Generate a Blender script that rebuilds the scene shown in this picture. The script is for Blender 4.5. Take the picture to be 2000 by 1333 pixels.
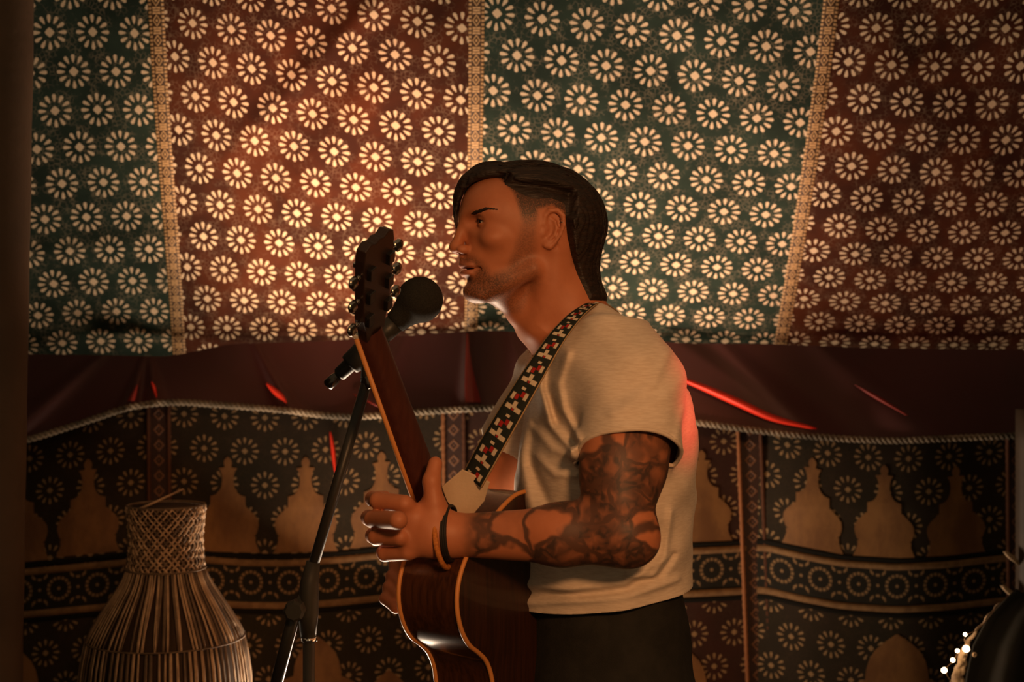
import bpy, bmesh, math, random
import numpy as np
from mathutils import Vector, Matrix

random.seed(7); rng = np.random.default_rng(7)
for o in list(bpy.data.objects): bpy.data.objects.remove(o)
scene = bpy.context.scene
COL = scene.collection

# ------------------------------------------------------------------ camera, world, lights
CAM_Y, CAM_Z, K = -2.3, 1.5, 0.00036          # K: metres per photo pixel per metre of distance (50 mm on 36 mm)
cam_d = bpy.data.cameras.new('camera'); cam = bpy.data.objects.new('camera', cam_d); COL.objects.link(cam)
cam.location = (0, CAM_Y, CAM_Z); cam.rotation_euler = (math.pi/2, 0, 0)
cam_d.lens = 50; cam_d.sensor_width = 36; cam_d.clip_start = 0.05
cam_d.dof.use_dof = True; cam_d.dof.focus_distance = 2.2; cam_d.dof.aperture_fstop = 4.5
scene.camera = cam
vs = scene.view_settings
vs.view_transform = 'Standard'; vs.look = 'None'; vs.gamma = 1.0; vs.use_curve_mapping = False; vs.exposure = 0.0

def Wp(px, py, D):
    return Vector(((px-1000)*D*K, CAM_Y+D, CAM_Z-(py-666.5)*D*K))

wd = bpy.data.worlds.new('world'); scene.world = wd; wd.use_nodes = True
wd.node_tree.nodes['Background'].inputs[0].default_value = (1.0, 0.69, 0.38, 1)
wd.node_tree.nodes['Background'].inputs[1].default_value = 0.18

def aim(o, target):
    o.rotation_euler = (Vector(target)-o.location).to_track_quat('-Z', 'Y').to_euler()
def lamp(name, kind, loc, target, power, color, size=0.2, angle=60, blend=0.6, sy=None):
    d = bpy.data.lights.new(name, kind); o = bpy.data.objects.new(name, d); COL.objects.link(o)
    o.location = loc; d.energy = power; d.color = color
    if kind == 'AREA':
        d.size = size
        if sy: d.shape = 'RECTANGLE'; d.size_y = sy
    else:
        d.shadow_soft_size = size
    if kind == 'SPOT':
        d.spot_size = math.radians(angle); d.spot_blend = blend
    aim(o, target); return o

# warm stage lamp on the audience side, above and to the right of the camera
lamp('stage_lamp', 'SPOT', (0.55, -2.7, 2.15), (0.10, 0.0, 1.30), 135, (1.0, 0.45, 0.17), 0.14, 30, 0.9)
# warm white lamp low on the far left of the singer: rim on chin, fingers, guitar
lamp('floor_lamp_light', 'AREA', (-0.38, 0.82, 0.52), (-0.02, 0.0, 1.30), 36, (1.0, 0.74, 0.52), 0.55, sy=0.36)
# up-lights washing the tent roof
lamp('roof_uplight', 'SPOT', (-0.30, 0.20, 0.50), (-0.42, 1.02, 1.90), 210, (1.0, 0.60, 0.36), 0.06, 36, 1.0)
lamp('roof_uplight', 'SPOT', (0.35, 0.30, 0.45), (0.34, 1.02, 1.85), 135, (1.0, 0.63, 0.42), 0.06, 40, 1.0)
# red accent lamps
lamp('red_lamp', 'SPOT', (1.30, -0.75, 1.36), (0.262, -0.14, 1.41), 60, (1.0, 0.07, 0.05), 0.02, 11, 1.0)
lamp('red_lamp', 'SPOT', (0.95, 0.25, 1.1), (0.85, 1.0, 1.72), 2.5, (1.0, 0.07, 0.04), 0.05, 70, 1.0)
lamp('red_lamp', 'SPOT', (-0.10, 0.15, 0.9), (-0.42, 0.90, 2.06), 30, (1.0, 0.12, 0.03), 0.03, 26, 1.0)

# ------------------------------------------------------------------ mesh helpers
def link(o, parent=None):
    COL.objects.link(o)
    if parent is not None:
        o.parent = parent
        o.matrix_parent_inverse = Matrix.Translation(-Vector(parent.location)) if parent.type == 'EMPTY' else Matrix.Identity(4)
    return o
def mobj(name, verts, faces, mat=None, parent=None, smooth=True, uv=None, label=None):
    me = bpy.data.meshes.new(name)
    verts = np.asarray(verts, dtype=np.float64).reshape(-1, 3)
    if isinstance(faces, np.ndarray):
        n, k = faces.shape
        me.vertices.add(len(verts)); me.vertices.foreach_set('co', verts.ravel())
        me.loops.add(n*k); me.loops.foreach_set('vertex_index', faces.astype(np.int32).ravel())
        me.polygons.add(n); me.polygons.foreach_set('loop_start', np.arange(0, n*k, k, dtype=np.int32))
        me.update(calc_edges=True); me.validate()
    else:
        me.from_pydata([tuple(v) for v in verts], [], [tuple(f) for f in faces]); me.update()
    if smooth: me.polygons.foreach_set('use_smooth', np.ones(len(me.polygons), dtype=bool))
    if uv is not None:
        L = me.uv_layers.new(name='UVMap')
        vi = np.empty(len(me.loops), dtype=np.int32); me.loops.foreach_get('vertex_index', vi)
        L.data.foreach_set('uv', np.asarray(uv, dtype=np.float32)[vi].ravel())
    if mat: me.materials.append(mat)
    o = bpy.data.objects.new(name, me); link(o, parent)
    if label: o['label'] = label
    return o
def tag(o, label, cat, group=None, kind=None):
    o['label'] = label; o['category'] = cat
    if group: o['group'] = group
    if kind: o['kind'] = kind
    return o
def empty(name, loc, label=None, cat=None, group=None, kind=None):
    o = bpy.data.objects.new(name, None); COL.objects.link(o); o.location = loc; o.empty_display_size = 0.1
    if label: tag(o, label, cat, group, kind)
    return o

class MB:
    def __init__(s): s.v = []; s.f = []; s.uv = []
    def add(s, v, f, uv=None):
        b = len(s.v); s.v += [tuple(x) for x in v]; s.f += [tuple(i+b for i in q) for q in f]
        s.uv += [tuple(x) for x in uv] if uv is not None else [(0, 0)]*len(v)
        return s
    def tube(s, pts, rad, seg=10, cap=True, flat=None):
        pts = [Vector(p) for p in pts]; n = len(pts)
        if not hasattr(rad, '__len__'): rad = [rad]*n
        V = []; F = []; up = None; uv = []; acc = 0
        for i, p in enumerate(pts):
            t = (pts[min(i+1, n-1)]-pts[max(i-1, 0)]).normalized()
            if up is None:
                up = Vector((0, 0, 1)) if abs(t.z) < 0.9 else Vector((1, 0, 0))
            a = (up - t*up.dot(t)).normalized(); b = t.cross(a); up = a
            if i: acc += (p-pts[i-1]).length
            for k in range(seg):
                th = 2*math.pi*k/seg
                V.append(p + (a*math.cos(th) + b*math.sin(th)*(flat or 1))*rad[i]); uv.append((k/seg, acc))
        for i in range(n-1):
            for k in range(seg):
                k2 = (k+1) % seg
                F.append((i*seg+k, i*seg+k2, (i+1)*seg+k2, (i+1)*seg+k))
        if cap:
            F.append(tuple(range(seg-1, -1, -1))); F.append(tuple((n-1)*seg+k for k in range(seg)))
        return s.add(V, F, uv)
    def box(s, c, ax, half):
        c = Vector(c); A = [Vector(a).normalized()*h for a, h in zip(ax, half)]
        V = [c+A[0]*i+A[1]*j+A[2]*k for i in (-1, 1) for j in (-1, 1) for k in (-1, 1)]
        F = [(0,1,3,2), (4,6,7,5), (0,4,5,1), (2,3,7,6), (0,2,6,4), (1,5,7,3)]
        return s.add(V, F)
    def lathe(s, c, axis, prof, seg=24):
        c = Vector(c); t = Vector(axis).normalized()
        a = t.orthogonal().normalized(); b = t.cross(a); V = []; F = []; n = len(prof)
        for (h, r) in prof:
            for k in range(seg):
                th = 2*math.pi*k/seg; V.append(c+t*h+(a*math.cos(th)+b*math.sin(th))*r)
        for i in range(n-1):
            for k in range(seg):
                k2 = (k+1) % seg; F.append((i*seg+k, i*seg+k2, (i+1)*seg+k2, (i+1)*seg+k))
        F.append(tuple(range(seg-1, -1, -1))); F.append(tuple((n-1)*seg+k for k in range(seg)))
        return s.add(V, F)
    def build(s, name, mat, parent=None, smooth=True, label=None, bevel=0, autosm=None):
        o = mobj(name, s.v, s.f, mat, parent, smooth, s.uv, label)
        if bevel:
            m = o.modifiers.new('bevel', 'BEVEL'); m.width = bevel; m.segments = 2; m.limit_method = 'ANGLE'
        if autosm is not None:
            o.data.set_sharp_from_angle(angle=math.radians(autosm))
        return o

def spline(pts, n):
    """Catmull-Rom through pts (any dimension), n samples."""
    P = np.array([list(p) for p in pts], float); m = len(P)
    Q = np.vstack([2*P[0]-P[1], P, 2*P[-1]-P[-2]])
    out = []
    for t in np.linspace(0, m-1-1e-9, n):
        i = int(t); u = t-i; p0, p1, p2, p3 = Q[i], Q[i+1], Q[i+2], Q[i+3]
        out.append(0.5*((2*p1)+(-p0+p2)*u+(2*p0-5*p1+4*p2-p3)*u*u+(-p0+3*p1-3*p2+p3)*u**3))
    return np.array(out)

# ------------------------------------------------------------------ shader helpers
class NT:
    def __init__(s, name):
        s.m = bpy.data.materials.new(name); s.m.use_nodes = True
        s.t = s.m.node_tree; s.b = s.t.nodes['Principled BSDF']
    def node(s, typ, **kw):
        n = s.t.nodes.new(typ)
        for k, v in kw.items(): setattr(n, k, v)
        return n
    def lk(s, a, b): s.t.links.new(a, b)
    def val(s, x):
        n = s.node('ShaderNodeValue'); n.outputs[0].default_value = x; return S(s, n.outputs[0])
    def uv(s):
        n = s.node('ShaderNodeUVMap'); n.uv_map = 'UVMap'
        p = s.node('ShaderNodeSeparateXYZ'); s.lk(n.outputs[0], p.inputs[0])
        return S(s, p.outputs[0]), S(s, p.outputs[1]), n.outputs[0]
    def noise(s, vec, scale, detail=3, rough=0.55, dist=0.0):
        n = s.node('ShaderNodeTexNoise'); n.inputs['Scale'].default_value = scale
        n.inputs['Detail'].default_value = detail; n.inputs['Roughness'].default_value = rough; n.inputs['Distortion'].default_value = dist
        if vec is not None: s.lk(vec, n.inputs['Vector'])
        return S(s, n.outputs['Fac'])
    def obj(s): return s.node('ShaderNodeTexCoord').outputs['Object']
    def mix(s, fac, a, b):
        n = s.node('ShaderNodeMix'); n.data_type = 'RGBA'
        s.put(n.inputs[0], fac); s.put(n.inputs[6], a); s.put(n.inputs[7], b)
        return n.outputs[2]
    def put(s, sock, v):
        if isinstance(v, S): s.lk(v.s, sock)
        elif isinstance(v, bpy.types.NodeSocket): s.lk(v, sock)
        elif isinstance(v, (tuple, list)): sock.default_value = (*v[:3], 1)
        else: sock.default_value = v
    def base(s, c, rough=0.8, spec=None, metal=None):
        s.put(s.b.inputs['Base Color'], c); s.put(s.b.inputs['Roughness'], rough)
        if spec is not None: s.b.inputs['Specular IOR Level'].default_value = spec
        if metal is not None: s.b.inputs['Metallic'].default_value = metal
    def bump(s, h, strength=0.3, dist=0.002):
        n = s.node('ShaderNodeBump'); n.inputs['Strength'].default_value = strength; n.inputs['Distance'].default_value = dist
        s.put(n.inputs['Height'], h); s.lk(n.outputs[0], s.b.inputs['Normal'])
    def step(s, x, lo, hi):
        n = s.node('ShaderNodeMapRange'); n.interpolation_type = 'SMOOTHSTEP'
        s.put(n.inputs[0], x); n.inputs[1].default_value = lo; n.inputs[2].default_value = hi
        return S(s, n.outputs[0])
class S:
    def __init__(s, nt, sock): s.n = nt; s.s = sock
    def _m(s, op, o=None, o2=None, rev=False):
        n = s.n.node('ShaderNodeMath', operation=op)
        a, b = (o, s) if rev else (s, o)
        s.n.put(n.inputs[0], a)
        if b is not None: s.n.put(n.inputs[1], b)
        if o2 is not None: s.n.put(n.inputs[2], o2)
        return S(s.n, n.outputs[0])
    def __add__(s, o): return s._m('ADD', o)
    __radd__ = __add__
    def __sub__(s, o): return s._m('SUBTRACT', o)
    def __rsub__(s, o): return s._m('SUBTRACT', o, rev=True)
    def __mul__(s, o): return s._m('MULTIPLY', o)
    __rmul__ = __mul__
    def __truediv__(s, o): return s._m('DIVIDE', o)
    def abs(s): return s._m('ABSOLUTE')
    def round(s): return s._m('ROUND')
    def sqrt(s): return s._m('SQRT')
    def sin(s): return s._m('SINE')
    def pow(s, e): return s._m('POWER', e)
    def max(s, o): return s._m('MAXIMUM', o)
    def min(s, o): return s._m('MINIMUM', o)
    def atan2(s, o): return s._m('ARCTAN2', o)

def petal_mask(nt, dx, dy, Rin, Rout, n, wmax, rc, soft=1.3, diamond=False):
    """ring of n teardrop petals plus a centre; lengths in the same unit as dx, dy."""
    r = (dx*dx+dy*dy).sqrt(); a = dy.atan2(dx)
    t = a*(n/(2*math.pi)); t = t-t.round()
    arc = (t*(2*math.pi/n)).sin().abs()*r
    q = ((r-Rin)/(Rout-Rin)).max(0.0).min(1.0)
    w = q.pow(0.62)*((1.0-q.pow(5.0)).max(0.0).sqrt())*wmax
    m = nt.step(w-arc, -soft*0.35, soft*0.65)
    m = m*nt.step(r, Rin, Rin+1)*(1.0-nt.step(r, Rout-1.0, Rout))
    rr = (dx.abs()+dy.abs())*0.62+r*0.38*0.9 if diamond else r
    c = 1.0-nt.step(rr, rc-soft, rc+soft*0.5)
    return m.max(c)
def lattice(nt, u, v, CW, RH, stagger=True):
    row = v.round()
    if stagger:
        odd = (row*0.5); odd = (odd-odd.round()).abs()*2.0
        u = u-odd*0.5
    return (u-u.round())*CW, (v-row)*RH

def cloth_weave(nt, vec, sc=900):
    w = nt.node('ShaderNodeTexNoise'); w.inputs['Scale'].default_value = sc; w.inputs['Detail'].default_value = 1
    nt.lk(vec, w.inputs['Vector']); return S(nt, w.outputs['Fac'])

def flower_cloth(name, bg, bg2, petal, CW=84, RH=74, Rin=16.5, Rout=33, n=12, wmax=5.15, rc=9.2, net=0.25, stagger=True, oval=1.0):
    nt = NT(name); u, v, vec = nt.uv()
    dx, dy = lattice(nt, u, v, CW, RH*oval, stagger)
    m = petal_mask(nt, dx, dy, Rin, Rout, n, wmax, rc, diamond=True)
    ob = nt.obj()
    nz = nt.noise(ob, 9, 4); col = nt.mix(nt.step(nz, 0.35, 0.7), bg, bg2)
    mp = nt.node('ShaderNodeMapping'); mp.inputs['Scale'].default_value = (9.0, 8.0, 1); nt.lk(vec, mp.inputs[0])
    vo = nt.node('ShaderNodeTexVoronoi', feature='DISTANCE_TO_EDGE'); vo.inputs['Scale'].default_value = 1.0
    nt.lk(mp.outputs[0], vo.inputs['Vector'])
    ln = (1.0-nt.step(S(nt, vo.outputs['Distance']), 0.02, 0.10))*nt.step(nt.noise(ob, 30, 2), 0.42, 0.6)*net
    col = nt.mix(ln, col, petal)
    pz = nt.noise(ob, 40, 3)
    pcol = nt.mix(pz, tuple(c*0.8 for c in petal), petal)
    col = nt.mix(m*0.97, col, pcol)
    nt.base(col, 0.85, 0.15)
    nt.bump(cloth_weave(nt, ob), 0.25, 0.0008)
    return nt.m
# ------------------------------------------------------------------ materials
def simple(name, col, rough=0.7, spec=0.3, metal=0.0, nscale=None, ncol=None, bump=0, bscale=300):
    nt = NT(name); ob = nt.obj(); c = col
    if nscale: c = nt.mix(nt.step(nt.noise(ob, nscale, 4), 0.3, 0.7), col, ncol)
    nt.base(c, rough, spec, metal)
    if bump: nt.bump(nt.noise(ob, bscale, 3), bump, 0.002)
    return nt.m
M = {}
CREAM = (0.80, 0.62, 0.42)
M['green_roof'] = flower_cloth('green print cloth', (0.015, 0.026, 0.019), (0.026, 0.044, 0.032), CREAM, net=0.14)
M['red_roof'] = flower_cloth('red print cloth', (0.040, 0.012, 0.006), (0.085, 0.022, 0.008), CREAM, net=0.10)
DULL = (0.36, 0.23, 0.115)
M['wall_cloth'] = flower_cloth('dark print wall cloth', (0.028, 0.022, 0.014), (0.034, 0.024, 0.016), DULL, 79, 68, 14.5, 28, 12, 3.7, 6.2, 0.03)
M['wall_cloth_red'] = flower_cloth('dark red print wall cloth', (0.038, 0.018, 0.013), (0.050, 0.020, 0.014), DULL, 79, 68, 14.5, 28, 12, 3.7, 6.2, 0.03)

def trim_material(name, dark, gold, diamond_only=False):
    nt = NT(name); u, v, vec = nt.uv()           # u -1..1 across, v in repeats along
    f = v-v.round(); af = f.abs()*2.0; au = u.abs()
    e = v*5.0; e = (e-e.round()).abs()
    dots = (1.0-nt.step(((au-0.84)*3.2).abs().max(e*2.0), 0.35, 0.85))
    dia = au*1.35+af*1.15
    ring = (1.0-nt.step((dia-0.62).abs(), 0.06, 0.16)).max(1.0-nt.step(dia, 0.16, 0.30))
    bar = (1.0-nt.step((1.0-af).abs(), 0.07, 0.13))*(1.0-nt.step(au, 0.42, 0.50))
    bow = (1.0-nt.step((af-0.74).abs()-au*0.14, 0.02, 0.09))*(1.0-nt.step(au, 0.46, 0.55))
    if diamond_only:
        h = (1.0-nt.step((dia-0.75).abs(), 0.10, 0.25)).max(1.0-nt.step(dia, 0.1, 0.2))
    else:
        h = dots.max(ring).max(bar).max(bow)
    nt.base(nt.mix(h, dark, gold), 0.55, 0.4)
    nt.bump(h, 0.6, 0.002)
    return nt.m
M['trim'] = trim_material('gold woven trim', (0.055, 0.024, 0.008), (0.60, 0.37, 0.17))
M['wall_trim'] = trim_material('diamond woven trim', (0.040, 0.016, 0.011), (0.22, 0.10, 0.05), True)
M['cord'] = simple('rust cord', (0.42, 0.17, 0.06), 0.7, 0.3, 0, 900, (0.20, 0.07, 0.03), 0.5, 700)
M['cord_dull'] = simple('dull brown cord', (0.13, 0.055, 0.025), 0.8, 0.2, 0, 900, (0.08, 0.03, 0.02), 0.5, 700)
M['stripe'] = simple('tan stripe ribbon', (0.27, 0.155, 0.07), 0.8, 0.2, 0, 60, (0.19, 0.105, 0.05))
M['stripe_dark'] = simple('black edging', (0.012, 0.011, 0.009), 0.9, 0.1)
def dome_mat():
    nt = NT('tan applique cloth'); ob = nt.obj()
    mp = nt.node('ShaderNodeMapping'); mp.inputs['Scale'].default_value = (11, 11, 6); nt.lk(ob, mp.inputs[0])
    n = nt.noise(mp.outputs[0], 1.0, 5, 0.65)
    nt.base(nt.mix(nt.step(n, 0.35, 0.68), (0.16, 0.072, 0.027), (0.27, 0.13, 0.045)), 0.6, 0.35)
    nt.bump(cloth_weave(nt, ob), 0.3, 0.0008); return nt.m
M['dome'] = dome_mat()
def band_mat():
    nt = NT('rosette border cloth'); u, v, vec = nt.uv()    # u repeats of a rosette, v in px about the centre line
    fx = (u-u.round())*75.0; dy = v
    r = (fx*fx+dy*dy).sqrt(); a = dy.atan2(fx)*(16/(2*math.pi)); a = (a-a.round()).abs()
    ring = (1.0-nt.step((r-20.5).abs(), 1.6, 4.2))*(1.0-nt.step(a, 0.22, 0.46))
    c = 1.0-nt.step(r, 2.2, 4.2)
    g = (u-0.5); gx = (g-g.round())*75.0
    d0 = 1.0-nt.step((gx*gx+dy*dy).sqrt(), 2.0, 4.0)
    ay = dy.abs()
    arc = ((gx*gx+(ay-38.0)*(ay-38.0)).sqrt()-18.0).abs()
    ph = (gx*0.085); ph = (ph-ph.round()).abs()
    d1 = (1.0-nt.step(arc, 1.2, 3.6))*(1.0-nt.step(ph, 0.2, 0.42))*(1.0-nt.step(ay, 31.0, 33.0))
    m = ring.max(c).max(d0).max(d1)
    nt.base(nt.mix(m*0.9, (0.020, 0.018, 0.014), (0.30, 0.185, 0.09)), 0.85, 0.15)
    return nt.m
M['band'] = band_mat()
def satin():
    nt = NT('dark red satin'); ob = nt.obj()
    nt.base(nt.mix(nt.noise(ob, 5, 4), (0.040, 0.010, 0.009), (0.075, 0.012, 0.011)), 0.5, 0.4)
    nt.b.inputs['Sheen Weight'].default_value = 0.15
    nt.bump(cloth_weave(nt, ob), 0.2, 0.0006); return nt.m
M['satin'] = satin()
M['light_streak'] = simple('bright red light streak', (0.75, 0.035, 0.015), 0.4, 0.5)  # bright red stands for light caught on the valance folds
M['braid'] = simple('grey beige braid', (0.34, 0.27, 0.19), 0.8, 0.2, 0, 9, (0.09, 0.078, 0.06), 0.4, 500)
M['pole'] = simple('dark stained timber', (0.095, 0.060, 0.038), 0.7, 0.25, 0, 6, (0.13, 0.080, 0.05), 0.5, 60)
M['floor'] = simple('dark carpet', (0.05, 0.03, 0.02), 0.95, 0.1, 0, 30, (0.035, 0.022, 0.016), 0.5, 200)

# ------------------------------------------------------------------ print layout measured as (row, first column, [(x, y) ...])
ROWS = {
 1: [(0,0,[(97,63),(181,63),(262,63)]), (1,0,[(143,141),(227,141)]), (2,0,[(108,216),(192,215),(272,216)]), (3,-1,[(73,290),(155,288),(237,287)]),
     (4,0,[(120,358),(202,355),(279,355)]), (5,-1,[(87,430),(168,425),(248,422)]), (6,0,[(135,490),(215,488),(290,487)]),
     (7,-1,[(105,556),(185,553),(260,549)]), (8,-1,[(77,617),(152,612),(229,607),(300,608)]), (9,-1,[(120,670),(195,665),(272,668)])],
 2: [(0,0,[(376,42),(449,54),(528,64),(607,80),(688,95),(770,108),(858,121)]), (1,-1,[(342,112),(415,120),(493,132),(570,147),(647,160),(730,170),(815,183),(898,192)]),
     (2,0,[(383,191),(456,198),(533,212),(611,224),(692,237),(773,249),(858,257)]), (3,-1,[(350,259),(422,264),(496,275),(573,285),(652,296),(733,307),(817,314)]),
     (4,0,[(389,331),(463,337),(539,348),(618,358),(698,366),(777,378),(858,383)]), (5,-1,[(360,394),(430,398),(505,407),(578,416),(655,424),(735,435),(818,440)]),
     (6,0,[(396,464),(470,466),(546,472),(622,479),(703,487)]), (7,-1,[(367,525),(437,526),(510,530),(585,535),(663,542)]),
     (8,0,[(405,587),(476,587),(549,590),(625,595)]), (9,0,[(445,641),(517,643)]), (-1,2,[(570,12),(648,20),(732,33),(815,43),(902,48)])],
 3: [(0,0,[(975,25),(1055,35),(1145,45),(1235,57),(1320,72),(1410,82),(1500,93),(1580,97)]), (1,0,[(1008,112),(1098,120),(1188,128),(1270,140),(1358,150),(1444,160),(1532,168)]),
     (2,0,[(965,180),(1047,188),(1133,195),(1220,205),(1308,214),(1393,224),(1478,233),(1560,237)]), (3,0,[(1005,253),(1090,260),(1175,267),(1260,275),(1345,286),(1430,293),(1513,300)]),
     (4,3,[(1212,335),(1295,347),(1378,352),(1460,358),(1545,363)]), (5,2,[(1170,395),(1250,400),(1332,405),(1415,415),(1497,420)]),
     (6,3,[(1203,455),(1285,460),(1367,467),(1447,473),(1527,478)]), (7,2,[(1165,505),(1240,512),(1320,518),(1400,522),(1480,527)]),
     (8,3,[(1195,565),(1275,568),(1353,572),(1433,576),(1510,578)]), (9,3,[(1230,617),(1308,620),(1386,623),(1465,625)]), (10,4,[(1265,660),(1340,660),(1415,662)])],
 4: [(0,1,[(1710,52),(1798,58),(1883,60),(1962,50)]), (1,0,[(1655,118),(1742,129),(1828,135),(1911,133),(1990,128)]),
     (2,1,[(1687,194),(1772,205),(1856,207),(1939,206)]), (3,0,[(1633,256),(1717,264),(1800,271),(1885,275),(1965,274)]),
     (4,1,[(1663,323),(1745,332),(1829,337),(1910,337),(1990,335)]), (5,0,[(1610,378),(1690,387),(1772,394),(1855,396),(1935,397)]),
     (6,1,[(1640,440),(1720,447),(1800,452),(1884,455),(1962,455)]), (7,0,[(1592,490),(1671,495),(1750,500),(1832,503),(1915,505),(1990,505)]),
     (8,1,[(1622,545),(1700,548),(1778,552),(1858,553),(1935,555)]), (9,0,[(1573,588),(1650,590),(1725,593),(1807,595),(1887,597),(1962,597)]),
     (10,1,[(1603,632),(1678,633),(1757,635),(1838,637),(1915,637),(1990,637)]), (11,1,[(1630,668),(1705,668),(1785,670)])],
}
def pbasis(x, y):
    x = (np.asarray(x, float)-1000)/500; y = (np.asarray(y, float)-400)/400
    return np.stack([np.ones_like(x), x, y, x*x, x*y, y*y, y*y*y, x*y*y], -1)
def fit_print(rows):
    X = []; U = []
    for r, c0, pts in rows:
        for i, (x, y) in enumerate(pts):
            X.append((x, y)); U.append((c0+i+(0.5 if r % 2 else 0.0), r))
    X = np.array(X, float); U = np.array(U, float)
    # put the measured columns on a consistent staggered grid
    for it in range(3):
        C, *_ = np.linalg.lstsq(pbasis(X[:, 0], X[:, 1]), U, rcond=None)
        P = pbasis(X[:, 0], X[:, 1])@C
        st = np.where(U[:, 1].astype(int) % 2 == 1, 0.5, 0.0)
        U[:, 0] = np.round(P[:, 0]-st)+st
    C, *_ = np.linalg.lstsq(pbasis(X[:, 0], X[:, 1]), U, rcond=None)
    res = np.abs(pbasis(X[:, 0], X[:, 1])@C-U).max(0)
    print('print fit residual', res)
    return C
def sheet(name, PX, PY, Dm, uv, mat, parent):
    n, m = PX.shape
    V = np.stack([(PX-1000)*Dm*K, CAM_Y+Dm, CAM_Z-(PY-666.5)*Dm*K], -1).reshape(-1, 3)
    i = np.arange(n*m).reshape(n, m)
    F = np.stack([i[:-1, :-1], i[1:, :-1], i[1:, 1:], i[:-1, 1:]], -1).reshape(-1, 4)
    return mobj(name, V, F, mat, parent, True, uv.reshape(-1, 2))

# ------------------------------------------------------------------ tent roof
def crease(px, py, x0, y0, x1, y1, w):
    dx, dy = x1-x0, y1-y0; L = math.hypot(dx, dy)
    t = ((px-x0)*dx+(py-y0)*dy)/L; d = ((px-x0)*-dy+(py-y0)*dx)/L
    return np.exp(-(d/w)**2)*np.exp(-np.clip(np.maximum(-t, t-L), 0, None)**2/(2*90**2))
def Droof(px, py):
    q = (690-py)/690
    D = 3.52-0.62*q+0.14*q*q
    D = D+0.004*np.sin(px/83+py/160)+0.004*np.sin(px/47-py/70+1)
    D = D-0.018*crease(px, py, 760, -20, 540, 210, 26)-0.012*crease(px, py, 700, 200, 460, 560, 40)
    D = D-0.010*crease(px, py, 1000, 60, 1120, 640, 50)-0.010*crease(px, py, 1640, 200, 1990, 60, 40)
    D = D-0.012*crease(px, py, 60, 500, 330, 470, 25)+0.02*np.exp(-((px-1300)/160)**2-((py-120)/120)**2)
    return D
seam_y = [-520, 0, 150, 300, 450, 590, 720]
SEAMS = [[258, 304, 312, 322, 334, 344, 352], [936, 931, 930, 928, 925, 921, 918], [1700, 1624, 1606, 1585, 1562, 1539, 1516]]
def seam(k, py): return np.interp(py, seam_y, SEAMS[k])
ceiling = empty('ceiling', (0, 1.15, 1.5), 'sloping tent roof of green and red flower-print cloth panels', 'tent roof', kind='structure')
pys = np.linspace(-520, 716, 150)
for k in range(4):
    a = np.linspace(0, 1, 70)
    L = np.full_like(pys, -620.) if k == 0 else seam(k-1, pys)
    R = np.full_like(pys, 2620.) if k == 3 else seam(k, pys)
    PX = L[:, None]+(R-L)[:, None]*a[None, :]; PY = np.repeat(pys[:, None], len(a), 1)
    C = fit_print(ROWS[k+1]); UV = pbasis(PX, PY)@C
    o = sheet('roof_panel', PX, PY, Droof(PX, PY), UV, M['green_roof' if k % 2 == 0 else 'red_roof'], ceiling)
for k in range(3):
    a = np.linspace(-1, 1, 9); w = np.interp(pys, [-520, 0, 700], [17.5, 15.5, 12.5])
    PX = seam(k, pys)[:, None]+w[:, None]*a[None, :]; PY = np.repeat(pys[:, None], 9, 1)
    Dm = Droof(PX, PY)-0.006*(1-0.6*a[None, :]**4)
    vv = np.concatenate([[0], np.cumsum(np.diff(pys)/np.interp(pys[:-1], [0, 650], [40, 30]))])
    UV = np.stack([np.repeat(a[None, :], len(pys), 0), np.repeat(vv[:, None], 9, 1)], -1)
    o = sheet('woven_trim', PX, PY, Dm, UV, M['trim'], ceiling)

# ------------------------------------------------------------------ tent wall
Bx = [-600, 42, 250, 300, 335, 400, 470, 560, 650, 760, 875, 905, 1100, 1345, 1445, 1490, 1560, 1640, 1750, 1850, 1960, 2100, 2600]
By = [1150, 1113, 1093, 1087, 1086, 1088, 1094, 1095, 1090, 1078, 1068, 1068, 1085, 1072, 1067, 1063, 1080, 1095, 1103, 1098, 1085, 1075, 1110]
def smooth_interp(x, xs, ys):
    x = np.asarray(x, float); out = 0
    for d, w in ((-24, .15), (-12, .2), (0, .3), (12, .2), (24, .15)): out = out+w*np.interp(x+d, xs, ys)
    return out
def B(px): return smooth_interp(px, Bx, By)
def Dwall(px, py):
    px = np.asarray(px, float)
    fall = np.clip((np.asarray(py, float)-690)/300, 0, 1)
    D = 3.55+0.0*px
    for x0, x1, amp in ((-600, 312, .03), (312, 890, .045), (890, 1468, .03), (1468, 1985, .07), (1985, 2600, .03)):
        t = np.clip((px-x0)/(x1-x0), 0, 1); D = D-amp*fall*np.sin(np.pi*t)**1.0*np.where((px >= x0) & (px <= x1), 1, 0)
    return D+0.004*np.sin(px/37.)*fall
wall = empty('wall_back', (0, 1.25, 0), 'dark flower-print tent wall with tan dome shapes and rosette border', 'tent wall', kind='structure')
def grid(x0, x1, ytop, ybot, nx, ny):
    a = np.linspace(x0, x1, nx); t = np.linspace(0, 1, ny)
    T = ytop(a)[None, :]; Bm = ybot(a)[None, :]
    return np.repeat(a[None, :], ny, 0), T+(Bm-T)*t[:, None]
PAN = [(-600, 298, 137, -215, 50, 'wall_cloth'), (333, 872, 478, -212, 525, 'wall_cloth'), (908, 1446, 1374, -140, 1395, 'wall_cloth_red'), (1490, 1976, 1656, -139, 1584, 'wall_cloth'), (2000, 2600, 2040, -139, 2040, 'wall_cloth')]
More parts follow.
